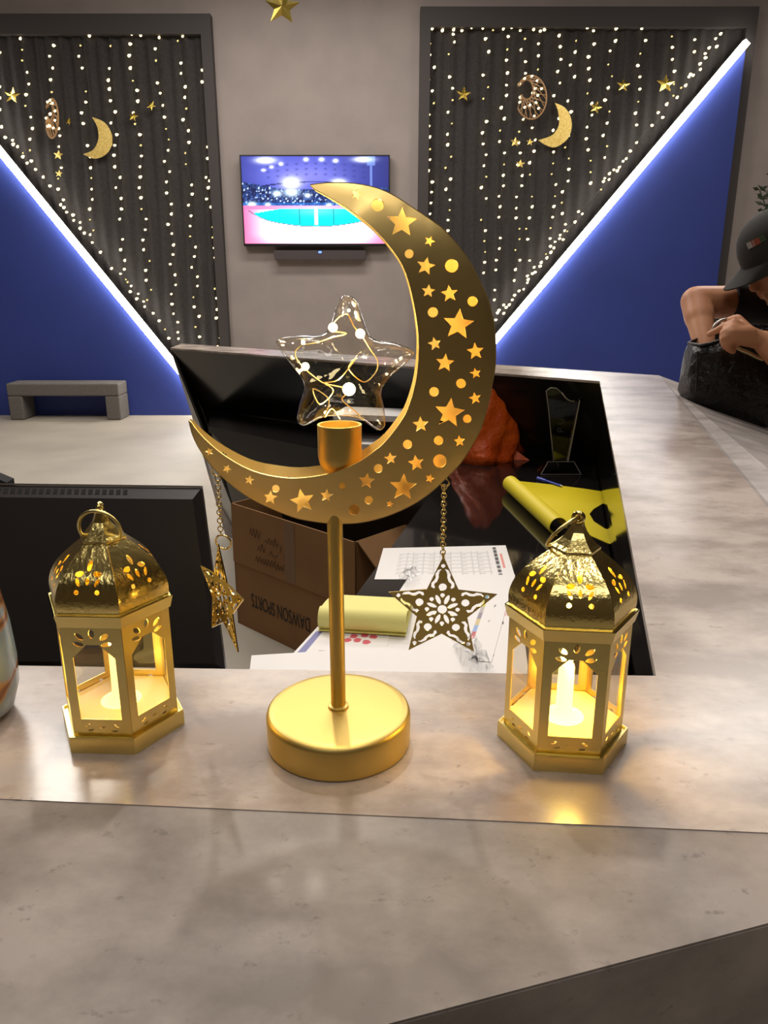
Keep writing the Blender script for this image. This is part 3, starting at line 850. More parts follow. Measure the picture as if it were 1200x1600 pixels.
# ------------------------------------------------------------------ television and soundbar
YT = WY - .10
a = atY(374, 242, YT); b_ = atY(609, 384.5, YT)
TX, TZ = (a.x + b_.x) / 2, (a.z + b_.z) / 2; TW = b_.x - a.x; TH = a.z - b_.z
tv = thing('television', 'wall-mounted flat television showing a floodlit stadium', 'television', (TX, WY, TZ - TH / 2))
mk('tv_housing', box((TX, YT + .045, TZ), (TW, .07, TH)), M_TVB, tv)
bz = .012
mk('bezel', join(box((TX, YT + .004, TZ + TH / 2 - bz / 2), (TW, .012, bz)), box((TX, YT + .004, TZ - TH / 2 + bz), (TW, .012, bz * 2)),
                 box((TX - TW / 2 + bz / 2, YT + .004, TZ), (bz, .012, TH - 2 * bz)), box((TX + TW / 2 - bz / 2, YT + .004, TZ), (bz, .012, TH - 2 * bz))), M_TVB, tv)
mk('wall_bracket', box((TX, WY - .012, TZ), (.5, .024, .4)), M_TVB, tv)
def painted(name, corners, nu, nv, fn, m, parent=None, thick=.0):
    """sheet whose print is stored per vertex; corners TL, TR, BR, BL; optional shape fn in corners"""
    c = [Vector(q) for q in corners]; V, F, C_ = [], [], []
    for j in range(nv + 1):
        for i in range(nu + 1):
            u, v = i / nu, j / nv
            V.append(c[0].lerp(c[1], u).lerp(c[3].lerp(c[2], u), v)); C_.append(fn(u, v))
    for j in range(nv):
        for i in range(nu):
            k = j * (nu + 1) + i; F.append((k + nu + 1, k + nu + 2, k + 1, k))
    n = len(V)
    if thick:
        nn = (V[F[0][1]] - V[F[0][0]]).cross(V[F[0][2]] - V[F[0][0]]).normalized()
        V += [q - nn * thick for q in (c[0], c[1], c[2], c[3])]
        tl, tr, br, bl = 0, nu, n - 1, n - 1 - nu
        F.append((n, n + 1, n + 2, n + 3))
        F += [(tl, tr, n + 1, n), (tr, br, n + 2, n + 1), (br, bl, n + 3, n + 2), (bl, tl, n, n + 3)]
        C_ += [fn(.5, .02)] * 4
    o = mk(name, (V, F), m, parent)
    at = o.data.color_attributes.new('print', 'FLOAT_COLOR', 'POINT')
    at.data.foreach_set('color', [x for q in C_ for x in (*q, 1.0)])
    return o
rng = np.random.RandomState(3)
crowd = rng.rand(40, 120)
def mixc(a, b, t): t = max(0, min(1, t)); return tuple(x + (y - x) * t for x, y in zip(a, b))
def gl(u, v, cu, cv, ru, rv): return math.exp(-(((u - cu) / ru) ** 2 + ((v - cv) / rv) ** 2))
def stadium(u, v):
    du = abs(u - .5)
    if v < .56:
        c = mixc((70, 78, 176), (22, 26, 84), (u - .55) * 1.6 if u > .5 else (.18 - u) * 2.2)
        c = mixc(c, (134, 132, 220), gl(u, v, .42, .22, .28, .16) * .8)
        for k in range(11):
            for r_ in range(3):
                cu = .18 + k * .065; cv = .08 + r_ * .06 + .35 * (cu - .5) ** 2
                c = mixc(c, (36, 40, 110), gl(u, v, cu, cv, .010, .010) * .55)
        arc_ = .285 + .38 * (u - .5) ** 2
        if abs(v - arc_) < .008: c = (30, 34, 96)
        for (cu, cv, ru, rv) in ((.165, .045, .065, .035), (.83, .035, .065, .03), (.15, .155, .014, .014), (.205, .12, .013, .015), (.27, .085, .014, .018), (.44, .035, .016, .02), (.545, .035, .017, .02), (.64, .05, .017, .02), (.335, .30, .06, .065), (.66, .295, .05, .04), (.235, .41, .03, .035)):
            c = mixc(c, (245, 250, 255), 1.5 * gl(u, v, cu, cv, ru, rv))
        edge = .37 - .10 * max(0, (.28 - u)) * 3 - .08 * max(0, u - .7)
        if v > edge:
            q = crowd[min(39, int(v * 70) % 40), min(119, int(u * 119))]
            c2 = mixc((14, 20, 62), (70, 110, 190), q ** 2.2)
            if q > .93: c2 = (190, 215, 255)
            if v > .525: c2 = mixc(c2, (40, 120, 215), .55)
            for (cu, cv, r_) in ((.235, .42, .03), (.445, .44, .022), (.06, .545, .03), (.17, .545, .02), (.59, .55, .02), (.335, .40, .05)):
                c2 = mixc(c2, (225, 245, 255), 1.3 * gl(u, v, cu, cv, r_, r_ * 1.1))
            c = c2
        if abs(u - .88) < .006 + .02 * (v < .1) and v < .34: c = mixc(c, (150, 190, 255), .5)
    else:
        # red-and-white apron with turquoise pitch
        c = mixc((255, 236, 250), (240, 92, 150), (du - .34) * 5.5)
        c = mixc(c, (245, 120, 165), (v - .93) * 6 + (du - .30) * 2)
        if v < .60: c = mixc((238, 110, 165), (250, 190, 220), 1 - du * 2)
        lo = .795 - .60 * (u - .5) ** 2 - .9 * max(0, du - .32) ** 1.5
        if .595 < v < lo and du < .47 and v > .595 + .28 * max(0, du - .25):
            c = mixc((0, 226, 224), (90, 245, 240), gl(u, v, .5, .62, .2, .06))
        elif abs(v - lo) < .007 and du < .47: c = (60, 70, 110)
        if .59 < v < .785 and (abs(u - .385) < .005 or abs(u - .62) < .005): c = (20, 30, 80)
        if .58 < v < .785 and abs(u - .50) < .011: c = (220, 225, 245)
    return lin(tuple(min(255, max(0, x)) / 255 for x in c))
ys = YT - .0005 + .006
x0, x1, z0, z1 = TX - TW / 2 + bz, TX + TW / 2 - bz, TZ - TH / 2 + bz * 2, TZ + TH / 2 - bz
painted('screen', [(x0, ys, z1), (x1, ys, z1), (x1, ys, z0), (x0, ys, z0)], 200, 112, stadium, M_SCREEN, tv)
a = atY(428, 391, YT); b_ = atY(571, 405, YT)
sb = thing('soundbar', 'dark soundbar with a small blue light under the television', 'speaker', ((a.x + b_.x) / 2, WY, b_.z))
mk('soundbar_body', box(((a.x + b_.x) / 2, WY - .05, (a.z + b_.z) / 2), (b_.x - a.x, .098, a.z - b_.z)), M_SBAR, sb)
a2 = atY(500, 394, YT); mk('indicator_light', box((a2.x, WY - .10, a2.z), (.03, .006, .018)), M_BLED, sb)

# ------------------------------------------------------------------ bench
fb = atZ(30, 656, 0); yfb = atZ(100, 656.5, 0).y
xa, xb = atY(14, 640, yfb).x, atY(188, 640, yfb).x
ztop = atY(100, 612, yfb).z; zs = ztop + .0
zt_ = atY(100, 604, yfb).z
bn = thing('bench', 'low grey upholstered bench against the blue panel', 'bench', ((xa + xb) / 2, yfb + .2, 0))
H = atY(100, 600, yfb).z
H = max(.38, min(.5, H))
dp = WY - .15 - yfb
mk('seat', box(((xa + xb) / 2, yfb + dp / 2, H - .065), (xb - xa, dp, .13)), M_BENCH, bn)
for x in (xa + .075, xb - .075):
    mk('leg', box((x, yfb + dp / 2, (H - .13) / 2), (.15, dp, H - .13)), M_BENCH, bn)
for o in bn.children:
    bv = o.modifiers.new('soft', 'BEVEL'); bv.width = .015; bv.segments = 2

# ------------------------------------------------------------------ fairy-light curtains
S3 = 1 / 3.0
LEFTC = {
 0: [(2, 248), (3, 408), (4, 460), (3, 515)],
 1: [(98, 182), (107, 235, 0), (107, 285, 0), (130, 340), (138, 395), (125, 445), (122, 497, 0), (147, 550), (155, 603), (143, 653), (143, 705, 0)],
 2: [(237, 158), (255, 215), (235, 265), (250, 320), (240, 375), (245, 433, 0), (240, 483), (238, 535), (230, 587), (278, 603), (283, 637), (278, 688), (290, 787), (275, 838, 0), (275, 887), (300, 937)],
 3: [(368, 150), (380, 215, 0), (372, 265), (388, 320), (405, 430, 0), (405, 480), (385, 530), (393, 580), (413, 683), (425, 735), (427, 787), (430, 835, 0), (432, 887), (435, 935), (423, 980), (424, 1030, 0)],
 4: [(510, 160), (520, 217, 0), (515, 322), (510, 377), (515, 418), (520, 473), (543, 525), (522, 577), (550, 632), (540, 682), (537, 728), (540, 782), (565, 832), (545, 880), (570, 930), (572, 980), (563, 1027), (577, 1122), (568, 1170), (587, 1220), (585, 1262)],
 5: [(620, 160), (613, 208), (608, 262), (613, 320), (625, 380, 0), (645, 425), (648, 475), (627, 530), (635, 582, 0), (658, 632), (662, 682, 0), (665, 732), (658, 782), (660, 830), (655, 880), (663, 927), (665, 980, 0), (687, 1027), (683, 1077), (672, 1125), (675, 1170), (703, 1223, 0), (685, 1267), (687, 1313), (710, 1358, 0)],
 6: [(708, 158), (730, 230), (733, 285, 0), (740, 390), (753, 438), (765, 495), (773, 550), (780, 605, 0), (793, 655, 0), (790, 705), (773, 757), (797, 805), (782, 853), (783, 905), (805, 957), (805, 1003), (790, 1052), (807, 1095), (815, 1148), (813, 1193), (800, 1238), (822, 1288), (825, 1335), (805, 1378), (808, 1425), (815, 1470), (835, 1510), (835, 1557), (838, 1587)],
 7: [(858, 172), (835, 193, 0), (850, 297), (850, 345), (870, 408), (868, 457), (875, 510, 0), (860, 562), (885, 613), (888, 668), (870, 718, 0), (873, 770, 0), (900, 867), (903, 910), (885, 962), (897, 1012), (893, 1060), (893, 1108, 0), (918, 1158), (913, 1202), (900, 1253), (927, 1297), (927, 1340), (908, 1393, 0), (912, 1438), (935, 1482), (918, 1532, 0), (937, 1578)],
 8: [(957, 172, 0), (957, 225), (950, 330), (950, 385), (980, 487), (972, 540), (975, 590, 0), (990, 645), (975, 690), (975, 743), (988, 790), (967, 832), (985, 848), (978, 880), (970, 933), (990, 970), (997, 1065, 0), (997, 1113, 0), (1005, 1162), (1010, 1207), (1022, 1257), (1025, 1308), (1008, 1353, 0), (1017, 1398), (1018, 1450), (1015, 1490), (1033, 1540), (1033, 1583), (1020, 1625)],
 'top': [(422, 168), (468, 147), (662, 168), (748, 177)],
 'diag': [(10, 595), (28, 645), (62, 658), (65, 677), (85, 688), (110, 718, 0), (110, 735), (130, 765), (150, 755), (170, 795), (205, 830), (237, 872), (287, 960), (302, 973), (315, 995), (345, 1008), (348, 1033), (378, 1043), (378, 1070), (398, 1092), (425, 1100), (440, 1080, 0), (435, 1137), (473, 1182), (525, 1258), (567, 1283), (592, 1310, 0), (600, 1322, 0), (617, 1340), (613, 1367), (650, 1377), (643, 1400), (675, 1413), (692, 1406, 0), (680, 1437), (720, 1468), (748, 1503), (775, 1543, 0), (793, 1585)],
}
def cv(L_, s, ox, oy): return [(ox + q[0] * s, oy + q[1] * s) + tuple(q[2:]) for q in L_]
LEFT = [cv(LEFTC[k], S3, 0, 0) for k in (0, 1, 2, 3, 4, 5, 6, 7, 8, 'top', 'diag')]
SA, SB = 280 / 1200., .25
RA = {
 1: [(152, 193), (138, 295, 0), (137, 370), (165, 452), (132, 537, 0), (152, 610), (162, 692, 0), (130, 770), (130, 845), (135, 918), (137, 1000, 0), (137, 1070), (125, 1145)],
 2: [(295, 200), (292, 232), (300, 283), (262, 365, 0), (268, 517), (288, 593), (288, 672, 0), (257, 752), (283, 828, 0), (253, 900), (255, 970), (278, 1050, 0), (242, 1125, 0)],
 3: [(512, 175), (508, 262), (530, 347), (492, 505), (525, 585, 0), (493, 662, 0), (515, 815), (487, 890), (492, 965), (512, 1037), (497, 1110)],
 4: [(627, 197), (683, 187), (660, 247), (653, 333, 0), (648, 405), (655, 490), (648, 572), (648, 640), (613, 722), (633, 795), (605, 875, 0), (602, 948), (635, 1025), (632, 1102, 0)],
 5: [(755, 165), (740, 207), (772, 262, 0), (745, 335), (775, 415), (775, 493), (735, 565), (742, 652), (760, 800), (733, 883, 0), (730, 958), (740, 1025), (722, 1103)],
 6: [(830, 200), (875, 210), (862, 295), (862, 375), (858, 467, 0), (840, 595), (825, 625), (845, 690), (835, 778), (820, 857), (840, 938), (833, 1013), (803, 1090)],
 7: [(987, 178), (1000, 240), (1008, 315), (1012, 400), (990, 480), (1005, 557), (965, 642), (1000, 793), (960, 873), (963, 1018), (960, 1095, 0)],
 8: [(1047, 178), (1118, 175), (1113, 275, 0), (1107, 350), (1075, 437), (1103, 515), (1058, 677), (1080, 750), (1063, 912), (1040, 988, 0), (1065, 1062, 0), (1065, 1135)],
}
RC = {
 1: [(125, 30), (152, 105), (147, 173), (143, 245), (137, 318)],
 2: [(240, 10, 0), (275, 85), (243, 153), (270, 225), (268, 293, 0), (257, 360), (257, 430)],
 3: [(513, 70, 0), (480, 142), (513, 215), (478, 358, 0), (507, 430), (500, 500, 0), (505, 573, 0), (502, 642), (495, 712)],
 4: [(627, 60), (628, 130), (598, 200), (605, 270), (597, 340), (607, 480), (600, 550), (580, 628), (577, 693), (570, 828), (567, 893)],
 5: [(753, 62), (750, 130), (715, 205), (713, 280), (712, 345), (735, 418, 0), (735, 487, 0), (708, 560, 0), (738, 628), (708, 690), (700, 763)],
 6: [(805, 55, 0), (818, 203, 0), (820, 270), (802, 345), (780, 418, 0), (790, 488), (803, 630), (833, 675)],
 7: [(950, 52, 0), (978, 122), (973, 200, 0), (965, 268), (957, 340), (943, 413, 0), (940, 483)],
 8: [(1065, 20), (1060, 98), (1022, 170), (1018, 243, 0), (1022, 315), (1043, 388)],
}
RIGHT = [cv(RA[k], SA, 640, 0) + cv(RC[k], SA, 640, 260) for k in range(1, 9)]
RIGHT.append(cv([(70, 175), (108, 195), (112, 277), (77, 357), (78, 430), (85, 502), (70, 585, 0), (98, 648), (98, 720), (68, 795), (63, 868), (75, 937), (90, 1005, 0), (90, 1077, 0), (90, 1145)], SB, 900, 0))
RIGHT.append(cv([(187, 160), (250, 180), (245, 257), (212, 320), (200, 405, 0), (223, 478, 0), (200, 550), (180, 627), (208, 698, 0), (193, 770), (168, 847), (193, 915, 0), (178, 985)], SB, 900, 0))
RIGHT.append(cv([(410, 177), (433, 255), (400, 337, 0), (385, 412), (398, 482), (398, 558), (387, 637, 0), (370, 708), (377, 782)], SB, 900, 0))
RIGHT.append(cv([(547, 157), (597, 230, 0), (600, 298), (600, 373), (613, 447), (610, 527, 0)], SB, 900, 0))
RIGHT.append(cv([(765, 160), (740, 250), (738, 325)], SB, 900, 0))
RIGHT.append(cv([(220, 205), (350, 208), (415, 187), (490, 190), (558, 205, 0), (902, 202)], SA, 640, 0) + cv([(480, 155), (800, 153), (867, 158), (940, 153), (965, 157)], SB, 900, 0))
RIGHT.append(cv([(902, 213), (870, 243), (877, 292), (830, 300), (805, 337), (807, 363), (773, 400), (775, 435), (713, 465), (705, 480), (730, 472), (683, 535), (655, 550, 0), (630, 610), (607, 600, 0), (565, 652), (512, 705), (540, 735), (473, 785), (377, 892), (338, 945), (312, 992), (293, 1008), (270, 1045), (235, 1062), (257, 1067), (208, 1085), (178, 1115), (170, 1135), (205, 1122), (155, 1185, 0)], SB, 900, 0)
   + cv([(1130, 303), (1155, 318), (1107, 372), (1037, 430), (1055, 435, 0), (1007, 460), (1003, 483), (1027, 490), (973, 505), (943, 535), (965, 545), (945, 575), (912, 587, 0), (918, 612), (880, 643), (873, 668), (840, 708), (823, 717), (788, 733), (793, 757), (788, 778), (763, 822), (732, 833), (703, 862), (687, 893), (667, 925), (647, 943), (630, 927), (630, 983), (598, 963), (588, 980), (577, 1027), (557, 1053), (547, 1025)], SA, 640, 260))
bulb_me = {}
def fairy_mesh(key, m):
    # pointed drop bulb, enlarged so its shape takes in the glow
    prof = [(1e-4, -.017), (.010, -.013), (.0135, -.004), (.010, .007), (.004, .015), (1e-4, .017)]
    v, f = lathe(prof, 7, cap=False); me = bpy.data.meshes.new('bulb'); me.from_pydata(v, [], f); me.materials.append(m); me.update()
    bulb_me[key] = me
fairy_mesh(1, M_FAIRY); fairy_mesh(0, M_FAIRYD)
YL = WY - .052
nbulb = 0
def fairy(strands, label, zt, diag_last=True):
    global nbulb
    base = atY(strands[3][0][0], 600, YL)
    t = thing('curtain_light', label, 'string lights', (base.x, YL, 0))
    for si, s in enumerate(strands):
        if len(s) < 2: continue
        pts = [atY(q[0], q[1], YL - (.075 if si == len(strands) - 1 else 0)) for q in s]
        if si < len(strands) - 2: pts = [Vector((pts[0].x, pts[0].y, zt - .03))] + pts; off = 1
        else: off = 0
        wr = mk('wire', tube([Vector((q.x, q.y + .004, q.z)) for q in pts], .0022, 4), M_STRING, t)
        for q, p3 in zip(s, pts[off:]):
            dim = len(q) > 2
            o = bpy.data.objects.new('bulb', bulb_me[0 if dim else 1]); COL.objects.link(o)
            o.parent = wr; o.location = RM[t.name].inverted() @ Vector((p3.x, p3.y - .012, p3.z))
            k = random.uniform(.55, .75) if dim else random.uniform(.75, 1.1)
            o.scale = (k, k, k); o.rotation_euler = (random.uniform(-.5, .5), random.uniform(.5, 1.6), 0)
            nbulb += 1
fairy(LEFT, 'warm white fairy-light strands hanging over the curtain left of the television', LZ)
fairy(RIGHT, 'warm white fairy-light strands hanging over the curtain right of the television', RZ)

# ------------------------------------------------------------------ gold hangings on the curtains
YG = WY - .10
def flat_shape(name, poly2, Y, th, m, label, cat, hang_to=None, group=None, puff=0):
    pts = [atY(x, y, Y) for x, y in poly2]
    c = sum(pts, Vector()) / len(pts)
    t = thing(name, label, cat, (c.x, Y, c.z), group=group)
    if puff:
        n = len(pts); V = [Vector((p.x, Y, p.z)) for p in pts] + [Vector((c.x, Y - puff, c.z)), Vector((c.x, Y + puff, c.z))]
        F = []
        for i in range(n):
            j = (i + 1) % n; F += [(n, i, j), (n + 1, j, i)]
        mk('star_body', (V, F), m, t)
    else:
        mk('body', cut_sheet([(p.x, p.z) for p in pts], [], lambda x, z: (x, Y, z), th), m, t)
    top = max(pts, key=lambda p: p.z)
    if hang_to: mk('thread', tube([(top.x, Y, top.z), (top.x, Y, hang_to)], .0018, 4), M_STRING, t)
    return t
def moon_poly(tip1, tip2, mid_out, mid_in):
    o = catmull([(*tip1, 0), *[(*q, 0) for q in mid_out], (*tip2, 0)], 4); i = catmull([(*tip2, 0), *[(*q, 0) for q in mid_in], (*tip1, 0)], 4)
    return [(v.x, v.y) for v in o] + [(v.x, v.y) for v in i[1:-1]]
flat_shape('hanging_moon', moon_poly((144, 183), (130, 241), [(163, 191), (174, 208), (175, 225), (166, 241), (148, 248)], [(146, 234), (154, 217), (152, 198)]), YG, .012, M_GLIT, 'gold glitter crescent moon hanging among the lights left of the television', 'ornament', LZ - .02)
flat_shape('hanging_moon', moon_poly((867, 161), (841, 219), [(882, 168), (891, 182), (893, 200), (886, 218), (868, 230), (853, 227)], [(863, 211), (873, 195), (872, 175)]), YG, .012, M_GLIT, 'gold glitter crescent moon hanging among the lights right of the television', 'ornament', RZ - .02)
def hang_star(cx, cy, R, label, zt, rot=0, Y=YG, m=None):
    flat_shape('hanging_star', star2(cx, cy, R, rot), Y, .01, m or M_SHINY, label, 'ornament', zt, puff=.025)
hang_star(19, 149, 13, 'shiny gold star hanging nearest the left edge of the photo', LZ - .02, .1)
hang_star(107, 190, 6, 'tiny gold star hanging beside the left rattan moon ornament', LZ - .02, .3)
hang_star(208, 182, 8, 'small gold star hanging right of the left gold moon, lower of two', LZ - .02, .2)
hang_star(236, 165, 8, 'small gold star hanging right of the left gold moon, upper of two', LZ - .02, .5)
hang_star(724, 147, 12, 'shiny gold star hanging nearest the television on the right curtain', RZ - .02, .1)
hang_star(931, 168, 10, 'bright gold star hanging just right of the right gold moon', RZ - .02, .3)
hang_star(974, 133, 11, 'dull gold star hanging between two brighter stars on the right curtain', RZ - .02, .1)
hang_star(1040, 131, 15, 'largest gold star on the right curtain, near the top of the LED strip', RZ - .02, .05)
hang_star(441, 11, 29, 'gold foil star hanging from the ceiling above the television', CEIL - .001, .05, 6.2)
def rattan_moon(cx, cy, rx, ry, label, zt, drops, yoff):
    t = thing('rattan_moon_ornament', label, 'ornament', atY(cx, cy, yoff))
    P = []
    for k in range(28):
        a = math.radians(-150 + 300 * k / 27) ; P.append((cx + rx * math.cos(a), cy - ry * math.sin(a)))
    Q = []
    for k in range(28):
        a = math.radians(-150 + 300 * k / 27); Q.append((cx - .28 * rx + .42 * rx * math.cos(a), cy - .35 * ry - .45 * ry * math.sin(a)))
    o3 = [atY(x, y, yoff - .02) for x, y in P]; i3 = [atY(x, y, yoff - .02) for x, y in Q]
    ring_ = mk('frame', join(tube(o3, .008, 5), tube(i3, .008, 5)), M_WEAVE, t)
    for k in range(0, 28):
        a = o3[k]; b = i3[min(27, max(0, k + (3 if k % 2 else -3)))]
        mid = (a + b) / 2; mid.y -= .025
        mk('weave_strand', tube([a, mid, b], .0045, 4), M_WEAVE, ring_)
    for k in range(9):
        q = o3[3 * k].lerp(i3[3 * k], random.uniform(.1, .8))
        o = bpy.data.objects.new('bulb', bulb_me[1]); COL.objects.link(o); o.parent = ring_
        o.location = RM[t.name].inverted() @ Vector((q.x, q.y - .03, q.z)); o.scale = (.8, .8, .8); o.rotation_euler = (0, 1, 0)
    top = o3[9]; mk('thread', tube([top, (top.x, top.y, zt)], .0018, 4), M_STRING, t)
    for (x, y, R) in drops:
        c = atY(x, y, yoff - .02); pts = [atY(a, b, yoff - .02) for a, b in star2(x, y, R, .1)]
        n = len(pts); V = pts + [c + Vector((0, -.012, 0)), c + Vector((0, .012, 0))]
        F = []
        for i in range(n): F += [(n, i, (i + 1) % n), (n + 1, (i + 1) % n, i)]
        s = mk('star_drop', (V, F), M_GLIT, t)
        q = atY(x, cy + ry * .7, yoff - .02); mk('thread', tube([c, q], .0015, 4), M_STRING, s)
rattan_moon(830, 152, 24, 34, 'round rattan moon ornament with lights and star drops on the right curtain', RZ - .02, [(805, 222, 8), (828, 222, 6), (813, 256, 7)], YG)
rattan_moon(81, 185, 10, 31, 'slim rattan moon ornament with star drops near the left edge', LZ - .02, [(91, 242, 8), (92, 271, 6)], YG)

# ------------------------------------------------------------------ monitors on the front desk
def monitor(label, tl, tr, bl, br, depth, with_slots=True):
    """tl.. corners of the back cover seen from the camera"""
    tl, tr, bl, br = [Vector(v) for v in (tl, tr, bl, br)]
    t = thing('monitor', label, 'monitor', ((bl.x + br.x) / 2, (bl.y + br.y) / 2 + .1, ZD))
    n = (tr - tl).cross(bl - tl).normalized()     # pointing away from the camera
    if n.y < 0: n = -n
    ux = (tr - tl).normalized(); uz = (tl - bl).normalized()
    e = .012
    back = [bl + ux * e + uz * e, br - ux * e + uz * e, tr - ux * e - uz * (e * 1.4), tl + ux * e - uz * (e * 1.4)]
    mid = [bl + n * .014, br + n * .014, tr + n * .014, tl + n * .014]
    frn = [v + n * depth for v in (bl, br, tr, tl)]
    V = back + mid + frn
    F = [(0, 1, 2, 3)] + [(i, i + 4, (i + 1) % 4 + 4, (i + 1) % 4) for i in range(4)]
    F += [(i + 4, i + 8, (i + 1) % 4 + 8, (i + 1) % 4 + 4) for i in range(4)] + [(11, 10, 9, 8)]
    bc = mk('back_cover', (V, F), M_MON, t)
    mk('top_edge', hull8([tl + n * .012 + uz * .0005, tr + n * .012 + uz * .0005, tr + n * depth + uz * .0005, tl + n * depth + uz * .0005], [tl + n * .012 + uz * .003, tr + n * .012 + uz * .003, tr + n * depth + uz * .003, tl + n * depth + uz * .003]), M_MONE, bc)
    if with_slots:
        W = (tr - tl).length; k = 0; x = .01
        V = ([], [])
        while x < W - .1:
            a = tl + ux * x + n * .0105 - uz * .0045
            b = a + n * -.006 - uz * .007
            q = [a, a + ux * .006, b + ux * .006, b]
            off = (n * -1 + uz).normalized() * .0006
            V = join(V, hull8([v - off for v in q], [v + off for v in q])); x += .0095
        mk('vent_slots', V, M_SLOT, bc, kind='stuff')
    c = (bl + br) / 2 + n * .03
    mk('stand', join(box((c.x, c.y, (c.z + ZD) / 2), (.05, .03, max(.02, c.z - ZD + .06))), lathe([(.10, 0), (.10, .008), (.02, .012)], 28, (c.x, c.y, ZD))), M_MON, t)
    s = [v + n * (depth + .001) for v in (bl + ux * .01 + uz * .015, br - ux * .01 + uz * .015, tr - ux * .01 - uz * .01, tl + ux * .01 - uz * .01)]
    mk('screen', hull8(s, [v + n * .001 for v in s]), M_SLOT, t)
    return t
tr = atY(313, 762, 1.06); br = atY(351, 1050, .99); tl = atY(-90, 757, 1.02); bl = atY(-70, 1046, .95)
monitor('large black monitor seen from behind, beside the left lantern', tl, tr, bl, br, .035)
tr = atY(9, 752, 1.50); tl = atY(-250, 700, 1.55); br = atY(30, 900, 1.45); bl = atY(-230, 880, 1.50)
def chair():
    t = thing('office_chair', 'dark chair back just showing behind the monitor at the left edge', 'chair', (-.95, 1.95, 0))
    a = atY(-110, 742, 1.8); 
    top = []
    for k in range(9):
        u = k / 8; top.append((-140 + 150 * u, 720 + 34 * u * u))
    pts = [atY(x, y, 1.8) for x, y in top]
    low = [Vector((p.x, 1.78, .62)) for p in pts]
    V, F = [], []
    for p, q in zip(pts, low): V += [p, q, p + Vector((0, .04, 0)), q + Vector((0, .04, 0))]
    for i in range(8):
        k = 4 * i; F += [(k, k + 1, k + 5, k + 4), (k + 2, k + 6, k + 7, k + 3), (k, k + 4, k + 6, k + 2), (k + 1, k + 3, k + 7, k + 5)]
    F += [(0, 2, 3, 1), (32, 33, 35, 34)]
    cx = (pts[0].x + pts[-1].x) / 2
    mk('backrest', (V, F), M_SHIRT, t); mk('seat', box((cx, 2.0, .48), (.42, .42, .07)), M_SHIRT, t)
    mk('gas_post', lathe([(.03, .06), (.03, .445)], 12, (cx, 2.0, 0)), M_MON, t)
    mk('back_bracket', box((cx, 1.83, .56), (.06, .03, .2)), M_MON, t)
    for k in range(5):
        a = 2 * math.pi * k / 5; mk('foot', join(tube([(cx, 2.0, .08), (cx + .24 * math.cos(a), 2.0 + .24 * math.sin(a), .05)], .018, 6), sphere((cx + .24 * math.cos(a), 2.0 + .24 * math.sin(a), .028), .028, 8, 6)), M_MON, t)
chair()

# ------------------------------------------------------------------ carton on the floor
b0 = atZ(372, 973, 0); b1 = atZ(557, 1062, 0); dX = (b1 - b0); bl_ = dX.length; dX.normalize(); dYv = Vector((-dX.y, dX.x, 0))
hb = atY(365, 786, b0.y).z
bd = .42
bx = thing('cardboard_box', 'brown cardboard carton printed DAWSON SPORTS upside down', 'box', tuple(b0 + dX * bl_ / 2 + dYv * bd / 2))
def Bp(u, v, z): return b0 + dX * u + dYv * v + Vector((0, 0, z))
zm = hb * .53; tk = .006
def wallp(u0, v0, u1, v1, z0, z1, th):
    a, b = Bp(u0, v0, z0), Bp(u1, v1, z0); d = (b - a).normalized(); n = Vector((d.y, -d.x, 0))
    return hull8([a, b, b - n * th, a - n * th], [Vector((q.x, q.y, z1)) for q in (a, b, b - n * th, a - n * th)])
def Bf(pts): return [Bp(*q) for q in pts]
for nm, (u0, v0, u1, v1) in (('side', (0, 0, bl_, 0)), ('end', (bl_, 0, bl_, bd)), ('side', (bl_, bd, 0, bd)), ('end', (0, bd, 0, 0))):
    if nm == 'side' and v0 == 0:
        mk('side_panel', wallp(u0, v0, u1, v1, .0, zm - .003, tk), M_CARD, bx)
        mk('side_panel', hull8([Bp(0, -.004, zm), Bp(bl_, -.004, zm), Bp(bl_, tk, zm), Bp(0, tk, zm)], [Bp(0, 0, hb), Bp(bl_, 0, hb), Bp(bl_, tk, hb), Bp(0, tk, hb)]), M_CARD, bx)
        mk('crease', wallp(0, .0015, bl_, .0015, zm - .004, zm + .001, tk - .002), M_TAPE, bx)
    else:
        mk(nm + '_panel', wallp(u0, v0, u1, v1, 0, hb, tk), M_CARD, bx)
mk('bottom', hull8([Bp(tk, tk, .001), Bp(bl_ - tk, tk, .001), Bp(bl_ - tk, bd - tk, .001), Bp(tk, bd - tk, .001)], [Bp(tk, tk, .007), Bp(bl_ - tk, tk, .007), Bp(bl_ - tk, bd - tk, .007), Bp(tk, bd - tk, .007)]), M_CARD, bx)
def flap(a, b, out, z): 
    q = [Bp(*a, hb), Bp(*b, hb)]; o = [Bp(b[0] + out[0], b[1] + out[1], hb + z), Bp(a[0] + out[0], a[1] + out[1], hb + z)]
    return slab(q + o, .004)
mk('flap', flap((bl_, .01), (bl_, bd - .01), (.12, 0), -.10), M_CARD, bx)
mk('flap', flap((bl_ - .02, bd - .001), (.02, bd - .001), (0, .16), .02), M_CARD, bx)
def box_face_M(u, z, rot, off=.0045):
    """matrix mapping text plane onto the printed side"""
    c = Bp(u, -off, z)
    m = Matrix((( dX.x, 0, -dYv.x, c.x), (dX.y, 0, -dYv.y, c.y), (0, 1, 0, c.z), (0, 0, 0, 1)))
    return m @ Matrix.Rotation(rot, 4, 'Z')
uT = .29 * bl_ / .5
txt = text_mesh('DAWSON SPORTS', .068, box_face_M(bl_ * .40, zm * .50, math.pi, .001) @ Matrix.Diagonal((.66, 1.25, 1, 1)))
mk('lettering', txt, M_INK, bx)
